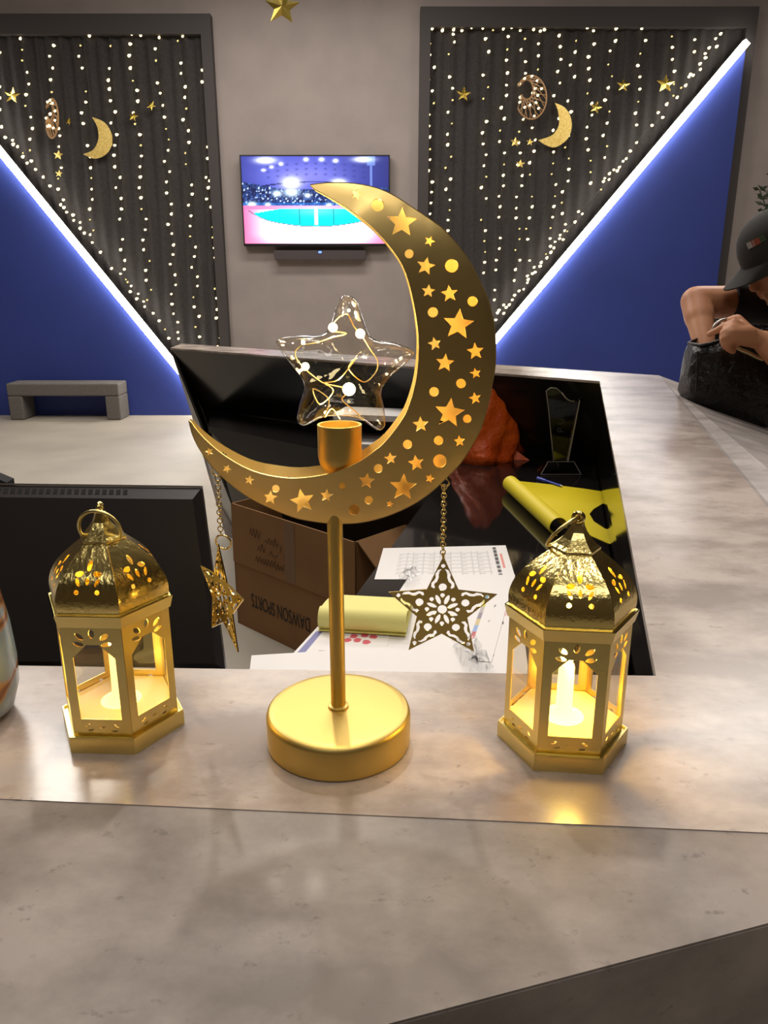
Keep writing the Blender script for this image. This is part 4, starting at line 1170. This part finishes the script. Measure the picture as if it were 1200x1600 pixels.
def scribble(u, z, w, h, seed):
    r = random.Random(seed); P = []; n = int(w / .018)
    for k in range(n * 2):
        P.append(Bp(u + w * k / (n * 2), -.0052, z + (h if k % 2 else 0) * r.uniform(.45, 1) + r.uniform(-.004, .004)))
    return tube(P, .0011, 4)
for (u, z, ww, hh, sd) in ((.16, .80, .10, .035, 1), (.285, .775, .12, .035, 2), (.41, .74, .03, .05, 3), (.22, .70, .08, .03, 4), (.32, .685, .08, .022, 5), (.20, .60, .24, .035, 6)):
    mk('handwriting', scribble(u * bl_ / .95, z * hb, ww * .8, hh, sd), M_INKP, bx)
tz0 = zm + .004
mk('tape', hull8([Bp(bl_ * .47, -.0042, tz0), Bp(bl_ * .55, -.0042, tz0), Bp(bl_ * .55, -.0030, tz0), Bp(bl_ * .47, -.0030, tz0)], [Bp(bl_ * .47, -.0012, hb - .002), Bp(bl_ * .55, -.0012, hb - .002), Bp(bl_ * .55, .0002, hb - .002), Bp(bl_ * .47, .0002, hb - .002)]), M_TAPE, bx)

# ------------------------------------------------------------------ papers on the desk
WHT = rgb(236, 230, 226)
def zsheet(name, px, z, label, fn=None, nu=1, nv=1, cat='paper', th=.0012):
    c = [atZ(x, y, z) for x, y in px]
    o = painted(name, c, nu, nv, fn or (lambda u, v: WHT), M_PRINT, None, th)
    # move the origin to the sheet
    ctr = sum((v for v in c), Vector()) / 4
    for v in o.data.vertices: v.co -= ctr
    o.location = ctr
    return tag(o, label, cat)
def table_print(u, v):
    if u > .885 and u < .915 and .05 < v < .95: return rgb(70, 66, 66) if int(v * 26) % 3 else rgb(200, 196, 194)
    if .93 < u < .95 and .25 < v < .7: return rgb(225, 140, 130)
    if .14 < u < .85 and .16 < v < .88:
        gu = (u * 24) % 1; gv = (v * 9) % 1
        if gu < .14 or gv < .2: return rgb(206, 201, 198)
        if int(u * 24) % 3 == 0 and .4 < gv < .6: return rgb(200, 195, 193)
    return WHT
def colour_print(u, v):
    if abs(u - .80) < .012 and .28 < v < .80:
        k = (v - .28) / .52
        return rgb(*[(120, 150, 160), (210, 205, 90), (190, 180, 175), (150, 140, 150), (210, 190, 140), (150, 175, 215), (215, 80, 80)][min(6, int(k * 7))])
    for (a, b) in ((.90, .42), (.89, .60)):
        if abs(u - a) < .01 and abs(v - b) < .012: return rgb(90, 86, 86)
    return WHT
def mark_print(u, v):
    if .55 < u < .72 and .25 < v < .30: return rgb(50, 46, 46)
    if .1 < u < .5 and .62 < v < .635: return rgb(60, 56, 56)
    if .02 < u < .2 and .7 < v < .73: return rgb(50, 46, 46)
    if .55 < u < .8 and .02 < v < .2: return rgb(228, 190, 190)
    return WHT
def dots_print(u, v):
    for (a, b) in ((.55, .30), (.68, .25), (.80, .27), (.62, .42), (.74, .46), (.50, .44)):
        if ((u - a) / .05) ** 2 + ((v - b) / .07) ** 2 < 1: return rgb(214, 92, 104)
    if .03 < u < .12 and .22 < v < .97: return rgb(128, 126, 172)
    if .08 < u < .22 and .08 < v < .14: return rgb(50, 50, 80)
    if .25 < u < .35 and .80 < v < .84: return rgb(150, 145, 150)
    return WHT
zsheet('paper_sheet', [(599, 856.5), (790, 852), (806, 905), (585, 905)], ZD + .0015, 'white sheet with a printed table and dark barcode strip on the desk', table_print, 110, 44)
zsheet('paper_sheet', [(700, 945), (812, 938), (830, 1085), (740, 1085)], ZD + .0028, 'white sheet with black marks lying lowest beside the right lantern', mark_print, 60, 60)
zsheet('paper_sheet', [(640, 899), (805, 898), (768, 1034), (560, 1020)], ZD + .0042, 'white sheet with a coloured scale bar behind the star pendant', colour_print, 90, 70)
zsheet('paper_sheet', [(500, 975), (610, 985), (600, 1032), (455, 1024)], ZD + .0056, 'white sheet with red dots and a violet strip beside the carton', dots_print, 70, 50)
zsheet('paper_sheet', [(393, 1024), (720, 1004), (772, 1070), (385, 1085)], ZD + .0070, 'large blank white sheet lying along the counter edge', None)
# curled yellow pad
def yellow_pad():
    a = atZ(497, 992, ZD); b = atZ(634, 1000, ZD); d = (b - a); Lp = d.length; d.normalize(); n = Vector((-d.y, d.x, 0))
    t = thing('yellow_notepad', 'yellow notepad with its pages rolled over, on the papers behind the lamp stem', 'notepad', tuple(a + d * Lp / 2 + Vector((0, 0, .008))))
    R = .018; prof = []
    for k in range(20):
        an = math.radians(-60 + 300 * k / 19)     # roll, opening to the back
        prof.append((R * (-math.cos(an)) + .028, R * (1 + math.sin(an))))
    prof = [(.15, .004), (.09, .003), (.03, .0025)] 
    for k in range(15):
        an = math.radians(-90 - 225 * k / 14); prof.append((.02 + R * math.cos(an) * 1.0, R + R * math.sin(an) + .001))
    prof.append((.08, .024)); prof.append((.15, .008))
    def strip(off, z, th):
        V, F = [], []
        pr = catmull([(x, zz, 0) for x, zz in prof], 3)
        for i, q in enumerate(pr):
            tn = (pr[min(i + 1, len(pr) - 1)] - pr[max(i - 1, 0)]).normalized(); nn = Vector((-tn.y, tn.x, 0)) * th
            for (qq) in (q, q + nn):
                for e in (0, 1):
                    w_ = a + d * (e * Lp) + n * (qq.x + off); V.append((w_.x, w_.y, ZD + .0095 + qq.y + z))
            if i:
                k = 4 * i
                F += [(k - 4, k - 3, k + 1, k), (k - 2, k + 2, k + 3, k - 1), (k - 4, k, k + 2, k - 2), (k - 3, k - 1, k + 3, k + 1)]
        return V, F
    mk('pages', strip(0, 0, .0035), M_YPAD, t, smooth=50)
    mk('backing_board', hull8([a + d * .0 + n * .0 + Vector((0, 0, .0085)), b + Vector((0, 0, .0085)), b + n * .16 + Vector((0, 0, .0085)), a + n * .16 + Vector((0, 0, .0085))], [q + Vector((0, 0, .0095)) for q in (a, b, b + n * .16, a + n * .16)]), M_YPAD, t)
yellow_pad()
# crumpled clear plastic
def crumple(px, z, h, label, seed, n=9):
    r = random.Random(seed); c = [atZ(x, y, z) for x, y in px]; ctr = sum(c, Vector()) / 4
    V, F = [], []
    for j in range(n + 1):
        for i in range(n + 1):
            u, v = i / n, j / n
            q = c[0].lerp(c[1], u).lerp(c[3].lerp(c[2], u), v) - ctr
            e = min(u, 1 - u, v, 1 - v)
            V.append((q.x + r.uniform(-.006, .006), q.y + r.uniform(-.006, .006), .002 + (r.uniform(.2, 1) * h if e > 0 else r.uniform(0, h * .35))))
    for j in range(n):
        for i in range(n):
            k = j * (n + 1) + i; F.append((k + n + 1, k + n + 2, k + 1, k))
    o = mk('clear_wrapper', (V, F), M_CLEAR); o.location = ctr
    s = o.modifiers.new('film', 'SOLIDIFY'); s.thickness = .0004
    return tag(o, label, 'wrapper')
crumple([(705, 1010), (738, 1004), (770, 1050), (735, 1056)], ZD + .0085, .03, 'crumpled clear plastic wrapper below the star pendant', 2)
crumple([(640, 889), (655, 895), (638, 917), (620, 908)], ZD + .0085, .02, 'small curled clear plastic piece on the printed table sheet', 5, 6)
# document trays far inside
def tray():
    c0 = atZ(520, 690, .83)
    t = thing('document_tray', 'black two-tier document tray behind the glass star bulb', 'tray', (-.03, 2.98, ZD))
    mk('lower_tier', box((-.03, 2.98, ZD + .012), (.34, .24, .02), -.22), M_BLACKP, t)
    mk('upper_tier', box((-.03, 3.02, .895), (.34, .20, .012), -.22), M_BLACKP, t)
    ca, sa = math.cos(-.22), math.sin(-.22)
    for sx in (-.16, .16):
        for sy in (-.07, .09):
            mk('post', box((-.03 + sx * ca - sy * sa, 3.0 + sx * sa + sy * ca, .842), (.012, .012, .098)), M_BLACKP, t)
    tag(mk('paper_stack', box((-.03, 2.965, .803), (.30, .21, .04), -.22), M_PAPER), 'white paper stack in the lower tier of the black tray', 'paper')
    tag(mk('paper_stack', box((-.03, 3.01, .913), (.30, .18, .022), -.22), M_PAPER), 'white paper stack on the upper tier of the black tray', 'paper')
tray()

# ------------------------------------------------------------------ yellow curled sheet, trophy, pen, orange bag
def yellow_sheet():
    z = ZD + .001
    P2 = [(812, 752), (860, 757), (915, 764), (966, 772), (968, 783), (945, 785), (928, 795), (921, 803), (928, 815), (945, 826), (970, 833), (974, 857), (950, 849), (925, 838), (905, 826), (870, 806), (838, 778)]
    W = [atZ(x, y, z) for x, y in P2]
    t = thing('yellow_sheet', 'bright yellow plastic sheet with a curled edge and cut-out eye on the desk', 'sheet', tuple(atZ(880, 790, z)))
    mk('flat_part', cut_sheet([(v.x, v.y) for v in W], [], lambda x, y: (x, y, z), .001), M_YSHEET, t)
    a = atZ(797, 768, z); b = atZ(872, 838, z); d = b - a; Lc = d.length; d.normalize(); n = Vector((d.y, -d.x, 0))
    if n.x > 0: n = -n
    V, F = [], []; K = 22; R = .027
    for k in range(K):
        an = math.radians(-90 + 285 * k / (K - 1)); rr = R * (1 - .15 * k / K)
        off = n * (rr * math.cos(an)) ; zz = R + rr * math.sin(an)
        for th in (0, .0012):
            for e in (0, 1):
                w_ = (a if e == 0 else b) + off * (1 - th / R) - n * .0
                V.append((w_.x, w_.y, z + .0005 + zz * (1 if th == 0 else .985)))
        if k:
            q = 4 * k
            F += [(q - 4, q - 3, q + 1, q), (q - 2, q + 2, q + 3, q - 1), (q - 4, q, q + 2, q - 2), (q - 3, q - 1, q + 3, q + 1)]
    F += [(0, 1, 3, 2), (len(V) - 4, len(V) - 2, len(V) - 1, len(V) - 3)]
    mk('curled_edge', (V, F), M_YSHEET, t, smooth=50)
yellow_sheet()
def trophy():
    z = ZD
    c = atZ(876, 742, z); c.y += .03
    t = thing('crystal_trophy', 'clear crystal award trophy with wavy top on a faceted base', 'trophy', tuple(c))
    Y = c.y
    mk('plinth', hull8([(c.x + x, Y + y, z + .0005) for x, y in ((-.07, -.035), (.07, -.035), (.07, .035), (-.07, .035))], [(c.x + x, Y + y, z + .045) for x, y in ((-.045, -.022), (.045, -.022), (.045, .022), (-.045, .022))]), M_CRYSTAL, t)
    P2 = [(865, 716), (861, 680), (857, 640), (853, 607), (860, 602), (869, 603), (877, 610), (884, 619), (891, 623), (897, 623), (904, 622), (899, 645), (893, 680), (886, 716)]
    pts = [atY(x, y, Y) for x, y in P2]; zmin = min(p.z for p in pts); dz = z + .0455 - zmin
    fr = [(p.x, Y - .009, p.z + dz) for p in pts]; bk = [(p.x, Y + .009, p.z + dz) for p in pts]
    sl = mk('crystal_plate', hull8(fr, bk), M_CRYSTAL, t)
    edge = mat('crystal_edge_glint', rgb(168, 156, 142), .18, spec=.8)  # pale strips along the crystal's edges, painting in their bright glints
    mk('edge_glint', tube([Vector(q) + Vector((0, .001, 0)) for q in fr[:7]], .0013, 6), edge, sl, smooth=True)
    mk('edge_glint', tube([Vector(q) + Vector((0, .001, 0)) for q in fr[6:10]], .0020, 6), edge, sl, smooth=True)
    mk('edge_glint', hull8([Vector(q) + Vector((0, -.001, 0)) for q in (fr[10], fr[13])] + [Vector(bk[13]), Vector(bk[10])], [Vector(q) + Vector((.004, -.001, 0)) for q in (fr[10], fr[13])] + [Vector(q) + Vector((.004, 0, 0)) for q in (bk[13], bk[10])]), edge, sl)
    zt = z + .0455
    mk('edge_glint', tube([(c.x - .07, Y - .0355, z + .003), (c.x + .07, Y - .0355, z + .003)], .0010, 6), edge, t)
    mk('edge_glint', tube([(c.x - .07, Y - .0355, z + .003), (c.x - .045, Y - .0225, zt), (c.x + .045, Y - .0225, zt), (c.x + .07, Y - .0355, z + .003)], .0009, 6), edge, t)
    M = Matrix.Translation((c.x - .005, Y - .0095, z + .20)) @ Matrix.Rotation(math.pi / 2, 4, 'X') @ Matrix.Rotation(math.pi / 2, 4, 'Z')
    etch = mat('etched_glass', rgb(62, 59, 57), .8)
    mk('etching', text_mesh('P U R E', .035, M, .0002), etch, sl)
trophy()
pa, pb = atZ(840, 747, ZD + .006), atZ(879, 760, ZD + .006)
pn = thing('pen', 'blue ballpoint pen lying in front of the crystal trophy', 'pen', tuple((pa + pb) / 2 - Vector((0, 0, .006))))
mk('barrel', tube([pa, pa.lerp(pb, .93)], .0045, 10), M_PEN, pn, smooth=50)
mk('tip', tube([pa.lerp(pb, .93), pb], [.004, .0008], 8), M_ALU, pn); mk('pen_cap', tube([pa, pa.lerp(pb, .35)], .0056, 10), M_PEN, pn)
def orange_bag():
    r = random.Random(4)
    c = atZ(752, 722, ZD); c.y += .06
    t = thing('orange_bag', 'crumpled orange plastic bag standing on the desk behind the crescent', 'bag', (c.x, c.y, ZD))
    V, F = [], []; n = 26; K = 13
    Hh = .29
    for k in range(K):
        q = k / (K - 1); z = Hh * q
        rx = .135 * (1 - q) ** .9 + .020; ry = .085 * (1 - q) ** .8 + .012
        for i in range(n):
            a = 2 * math.pi * i / n
            w_ = 1 + .16 * math.sin(3 * a + 5 * q) * (1 - q * .4) + .10 * math.sin(7 * a - 9 * q) + r.uniform(-.05, .05)
            V.append((rx * w_ * math.cos(a) + .035 * q, ry * w_ * math.sin(a), max(0.0, z + (.012 * math.sin(4 * a + 2) if 0 < k else 0))))
    for k in range(K - 1):
        for i in range(n):
            j = (i + 1) % n; F.append((k * n + i, k * n + j, (k + 1) * n + j, (k + 1) * n + i))
    F.append(tuple(range(n))[::-1]); F.append(tuple(range((K - 1) * n, K * n)))
    mk('bag_body', (V, F), M_ORANGE, t, smooth=True, world=False)
    # loose corner lying on the desk
    V = [(.09, -.03, .001), (.185, -.035, .001), (.11, .05, .001), (.10, -.01, .06), (.12, -.01, .045)]
    mk('bag_corner', (V, [(0, 1, 4, 3), (1, 2, 4), (4, 2, 3), (0, 3, 2), (0, 2, 1)]), M_ORANGE, t, world=False)
orange_bag()

# ------------------------------------------------------------------ leather bag on the outer facet
nR = (B2 - B1).cross(C2 - B1).normalized()
if nR.z < 0: nR = -nR
def on_facet(px, py): return onplane(px, py, B1, nR)
bc_ = Vector((.815 + .215, 2.235, 0)); 
def facet_z(x, y): return B1.z - (nR.x * (x - B1.x) + nR.y * (y - B1.y)) / nR.z
BX0, BX1, BY0, BY1 = .862, 1.27, 2.14, 2.31
def bag():
    cx, cy = (BX0 + BX1) / 2, (BY0 + BY1) / 2
    t = thing('leather_bag', 'open black leather bag on the counter, with a hand reaching in', 'bag', (cx, cy, facet_z(cx, cy)))
    V, F = [], []; n = 40
    levels = [(0, .97, .90), (.015, 1.0, 1.0), (.06, 1.0, 1.06), (.11, .985, 1.0), (.15, .965, .88), (.185, .95, .78)]
    for k, (h, sx, sy) in enumerate(levels):
        for i in range(n):
            a = 2 * math.pi * i / n; c_, s_ = math.cos(a), math.sin(a)
            x = cx + (BX1 - BX0) / 2 * sx * math.copysign(abs(c_) ** .45, c_); y = cy + (BY1 - BY0) / 2 * sy * math.copysign(abs(s_) ** .55, s_)
            zb = facet_z(x, y) + .003
            ztop = 1.250 + .32 * max(0, min(.14, x - BX0 - .02))
            z = zb + (ztop - zb) * h / .185
            y += .008 * math.sin(x * 60 + h * 40) * (h > .01)
            V.append((x, y, z))
    K = len(levels)
    for k in range(K - 1):
        for i in range(n):
            j = (i + 1) % n; F.append((k * n + i, k * n + j, (k + 1) * n + j, (k + 1) * n + i))
    F.append(tuple(range(n))[::-1])
    b = mk('bag_body', (V, F), M_LEATH, t, smooth=60)
    s = b.modifiers.new('leather', 'SOLIDIFY'); s.thickness = .004; s.offset = -1
    rim = [Vector(v) for v in V[(K - 1) * n:]]
    mk('rim_piping', tube(rim, .004, 6, closed=True), M_LEATH, b, smooth=True)
    zp = [atY(x, y, 2.12) for x, y in ((1148, 541), (1158, 547), (1168, 551), (1180, 557), (1192, 562))]
    mk('zip', tube(catmull(zp, 4), .006, 6), M_BRASS, b, smooth=True)
    sq = [atY(x, y, 2.16) for x, y in ((1113, 516), (1118, 507), (1126, 501), (1137, 499), (1145, 502))]
    mk('handle', tube(catmull(sq, 5), .0045, 8), M_CHROME, t, smooth=True)
    e0 = [atY(x, y, 2.125) for x, y in ((1088, 548), (1087, 580), (1086, 612))]
    mk('side_seam', tube([v + Vector((0, -.008, 0)) for v in catmull(e0, 4)], .0025, 6), M_LEATH, b)
bag()

# ------------------------------------------------------------------ person
def person():
    t = thing('person', 'person in a black cap and black T-shirt bending over a black bag', 'person', (1.75, 2.35, 0))
    J = lambda x, y, Y: atY(x, y, Y)
    head = J(1216, 392, 2.33); chin = J(1196, 446, 2.31)
    sh_f = J(1238, 476, 2.46); el_f = J(1088, 471, 2.40); wr_f = J(1102, 545, 2.27)
    sh_n = J(1290, 480, 2.18); el_n = J(1282, 612, 2.02); wr_n = J(1192, 533, 2.10)
    neck = Vector((head.x + .14, head.y + .02, head.z - .16)); chest = Vector((neck.x + .13, 2.34, neck.z - .16)); pelvis = Vector((1.78, 2.34, .95))
    parts = []
    C_ = lambda a, b, r0, r1: parts.append(capsule(a, b, r0, r1))
    # head looking down to the left
    f = Vector((-.80, -.08, -.60)).normalized(); up = Vector((-.60, 0, .80)).normalized()
    parts.append(sphere(head, .092, 20, 14, (1.0, .86, 1.08)))
    C_(head + f * .035 - up * .03, head + f * .050 - up * .085, .064, .046)
    C_(head + f * .088 - up * .012, head + f * .108 - up * .045, .011, .015)     # nose
    C_(head + f * .098 - up * .072 + Vector((0, -.016, 0)), head + f * .098 - up * .072 + Vector((0, .016, 0)), .009, .009)   # lips
    C_(head + f * .096 - up * .086 + Vector((0, -.014, 0)), head + f * .096 - up * .086 + Vector((0, .014, 0)), .009, .009)
    C_(head + f * .080 - up * .110, head + f * .083 - up * .112, .018, .018)
    for s in (-1, 1): parts.append(sphere(head + Vector((0, s * .082, 0)) - up * .03, .028, 10, 8, (.8, .35, 1)))
    C_(head - up * .06 - f * .02, neck, .055, .062)
    C_(neck, chest, .085, .14); C_(chest, pelvis, .15, .15)
    C_(chest + Vector((-.02, -.12, .04)), sh_n, .10, .062); C_(chest + Vector((-.02, .12, .04)), sh_f, .10, .060)
    C_(sh_f, el_f, .058, .046); C_(el_f, wr_f, .045, .030)
    C_(el_f, el_f + (wr_f - el_f) * .35, .045, .043)
    C_(sh_n, el_n, .060, .047); C_(el_n, el_n.lerp(wr_n, .4), .047, .046); C_(el_n.lerp(wr_n, .4), wr_n, .046, .029)
    for s in (-1, 1):
        hip = pelvis + Vector((0, s * .10, -.02)); kn = Vector((1.72, 2.34 + s * .11, .50)); an = Vector((1.80, 2.34 + s * .12, .09))
        C_(hip, kn, .088, .058); C_(kn, an, .056, .038); C_(an + Vector((0, 0, -.04)), an + Vector((-.15, 0, -.055)), .038, .030)
    # near hand: palm from the wrist, fingers closing over the rim of the bag
    kn_ = [J(1146, 504, 2.095), J(1142, 512, 2.075), J(1141, 521, 2.065), J(1144, 530, 2.06)]
    for k in kn_: C_(wr_n, k, .024, .0125)
    C_(wr_n.lerp(kn_[1], .5), kn_[2], .026, .016)
    tips = [[J(1131, 510, 2.09), J(1119, 517, 2.10), J(1108, 522, 2.115)], [J(1130, 520, 2.065), J(1129, 531, 2.08), J(1134, 538, 2.10)],
            [J(1131, 529, 2.055), J(1132, 539, 2.07), J(1138, 545, 2.09)], [J(1136, 537, 2.055), J(1139, 545, 2.07), J(1146, 549, 2.085)]]
    for k, ch_ in zip(kn_, tips):
        q = k; r = .0115
        for p_ in ch_: C_(q, p_, r, r * .92); q = p_; r *= .92
    th = [wr_n.lerp(kn_[0], .45), J(1152, 498, 2.13), J(1140, 501, 2.16), J(1130, 509, 2.17)]
    for a, b, r0, r1 in zip(th, th[1:], (.017, .0135, .012), (.0135, .012, .0105)): C_(a, b, r0, r1)
    # far hand, inside the bag
    hd = Vector((.12, .02, -1)).normalized()
    for s in (-1.5, -.5, .5, 1.5):
        k = wr_f + hd * .08 + Vector((.005 * s, s * .018, 0)); C_(wr_f, k, .024, .013)
        C_(k, k + hd * .035 + Vector((.012, s * .002, 0)), .011, .010)
    C_(wr_f + hd * .02, wr_f + hd * .065 + Vector((.035, -.03, 0)), .016, .011)
    b = mk('body', join(*parts), M_SKIN, t, smooth=True)
    m = b.modifiers.new('skin', 'REMESH'); m.mode = 'VOXEL'; m.voxel_size = .0055; m.use_smooth_shade = True
    s = b.modifiers.new('relax', 'SMOOTH'); s.factor = .5; s.iterations = 3
    # T-shirt: torso and sleeves a little larger than the body
    q = [capsule(neck + Vector((.03, 0, -.04)), chest, .095, .155), capsule(chest, pelvis + Vector((0, 0, .02)), .165, .168),
         capsule(chest + Vector((-.02, -.12, .04)), sh_n, .112, .075), capsule(chest + Vector((-.02, .12, .04)), sh_f, .112, .073)]
    cf = J(1138, 472, 2.42)
    for (a, c_, r0, r1) in ((sh_f, cf, .074, .057), (sh_n, sh_n.lerp(el_n, .55), .073, .060)):
        q.append(tube([a, a.lerp(c_, .5), c_], [r0, (r0 + r1) / 2, r1], 18))
    sh = mk('t_shirt', join(*q), M_SHIRT, t, smooth=True)
    m = sh.modifiers.new('cloth', 'REMESH'); m.mode = 'VOXEL'; m.voxel_size = .007; m.use_smooth_shade = True
    q = []
    for s in (-1, 1):
        hip = pelvis + Vector((0, s * .10, -.02)); kn = Vector((1.72, 2.34 + s * .11, .50)); an = Vector((1.80, 2.34 + s * .12, .10))
        q += [capsule(hip, kn, .105, .078), tube([kn, an], [.077, .065], 16)]
    q.append(capsule(pelvis + Vector((0, -.08, .0)), pelvis + Vector((0, .08, .0)), .14, .14))
    tr_ = mk('trousers', join(*q), M_TROUS, t, smooth=True)
    m = tr_.modifiers.new('cloth', 'REMESH'); m.mode = 'VOXEL'; m.voxel_size = .01; m.use_smooth_shade = True
    for s in (-1, 1):
        an = Vector((1.80, 2.34 + s * .12, .0))
        mk('shoe', join(hull8([an + Vector((x, y, 0)) for x, y in ((.06, -.042), (.06, .042), (-.16, .046), (-.21, .02), (-.21, -.02), (-.16, -.046))], [an + Vector((x, y, z)) for x, y, z in ((.05, -.036, .085), (.05, .036, .085), (-.12, .04, .06), (-.18, .018, .04), (-.18, -.018, .04), (-.12, -.04, .06))])), M_SHIRT, t)
    # cap: crown, brim, small emblem
    side = Vector((0, 1, 0))
    V, F = [], []; n = 28; K = 9
    cc_ = head + up * .012
    for k in range(K + 1):
        a = math.pi / 2 * k / K
        for i in range(n):
            b_a = 2 * math.pi * i / n
            V.append(cc_ + (f * math.cos(b_a) * .108 + side * math.sin(b_a) * .094) * max(math.cos(a), 1e-3) ** .8 + up * (.108 * math.sin(a)))
    for i in range(n):
        b_a = 2 * math.pi * i / n
        V.append(cc_ + (f * math.cos(b_a) * .103 + side * math.sin(b_a) * .089) - up * .0)
    for k in range(K):
        for i in range(n):
            j = (i + 1) % n; F.append((k * n + i, k * n + j, (k + 1) * n + j, (k + 1) * n + i))
    o0 = (K + 1) * n
    for i in range(n):
        j = (i + 1) % n; F.append((i, o0 + i, o0 + j, j))
    F.append(tuple(range(K * n, K * n + n)))
    cap_ = mk('cap', (V, F), M_CAP, t, smooth=60)
    V, F = [], []; m_ = 15
    for i in range(m_):
        a = math.radians(-68 + 136 * i / (m_ - 1)); c_, s_ = math.cos(a), math.sin(a)
        inn = cc_ + f * .104 * c_ + side * .091 * s_ + up * .004
        out = cc_ + f * (.104 * c_ + .078 * c_ ** .6) + side * (.091 * s_ * .98) - up * (.010 + .020 * s_ * s_)
        for q_ in (inn, out, out - up * .004, inn - up * .006): V.append(q_)
        if i:
            k = 4 * i
            for j in range(4): F.append((k - 4 + j, k - 4 + (j + 1) % 4, k + (j + 1) % 4, k + j))
    F += [(0, 1, 2, 3), tuple(4 * (m_ - 1) + j for j in (3, 2, 1, 0))]
    mk('brim', (V, F), M_CAP, cap_, smooth=50)
    for j, (ang, mm, w_) in enumerate(((-.62, M_WHITE, .010), (-.80, M_RED, .011), (-.98, M_GREEN, .010))):
        el = .62
        q_ = cc_ + (f * math.cos(ang) * .109 + side * math.sin(ang) * .0955) * math.cos(el) ** .8 + up * (.108 * math.sin(el))
        nn = (f * math.cos(ang) / .108 + side * math.sin(ang) / .094 + up * .28 / .1).normalized(); tx = up.cross(nn).normalized(); ty = nn.cross(tx)
        cs = [q_ + tx * x * w_ + ty * y * .009 for x, y in ((-1, -1), (1, -1), (1, 1), (-1, 1))]
        mk('emblem', hull8([c_ - nn * .003 for c_ in cs], [c_ + nn * .002 for c_ in cs]), mm, cap_)
person()

# ------------------------------------------------------------------ plant behind the person
def plant():
    Y = 6.4
    c = atY(1222, 560, Y)
    t = thing('potted_plant', 'thin-leaved dark plant showing at the right edge above the cap', 'plant', (c.x, Y, 0))
    mk('pot', lathe([(1e-4, 0), (.16, 0), (.21, .40), (.19, .40), (.17, .34), (1e-4, .34)], 28, cap=False), M_POT, t, smooth=40, world=False)
    r = random.Random(11); tips = [(1198, 300), (1192, 328), (1187, 297), (1210, 270), (1230, 250), (1240, 320), (1205, 345), (1225, 300)]
    for (x, y) in tips:
        e = atY(x, y, Y + r.uniform(-.1, .1)); b = Vector((c.x + r.uniform(-.03, .03), Y, .34))
        m_ = Vector((c.x + (e.x - c.x) * .4, Y, e.z * .75))
        path = catmull([b, m_, e], 6); st = mk('stem', tube(path, .005, 5), M_LEAF, t)
        V = ([], [])
        for k in range(5, len(path)):
            for s in (-1, 1):
                p_ = path[k]; d = Vector((s * r.uniform(.05, .09), r.uniform(-.05, .05), r.uniform(-.01, .06))); w_ = d.cross(Vector((0, 1, .3))).normalized() * .014
                V = join(V, ([p_, p_ + d * .5 + w_, p_ + d, p_ + d * .5 - w_, p_ + d * .5 + Vector((0, -.004, 0))], [(0, 1, 4), (1, 2, 4), (2, 3, 4), (3, 0, 4), (0, 3, 2, 1)]))
        o = mk('leaves', V, M_LEAF, st)
plant()
GROUPS = {'hanging_star': 'gold stars hanging on threads', 'hanging_moon': 'gold glitter moons on the curtains', 'rattan_moon_ornament': 'rattan moon ornaments', 'paper_sheet': 'papers on the work desk',
          'paper_stack': 'paper stacks in the tray', 'curtain_light': 'fairy-light curtains', 'curtain': 'black curtains', 'light_strip': 'diagonal LED strips', 'blue_panel': 'blue wall panels', 'clear_wrapper': 'clear plastic scraps'}
for o in COL.objects:
    if o.parent is None and o.get('label') and o.name.split('.')[0] in GROUPS: o['group'] = GROUPS[o.name.split('.')[0]]
print('bulbs', nbulb, 'objects', len(bpy.data.objects))
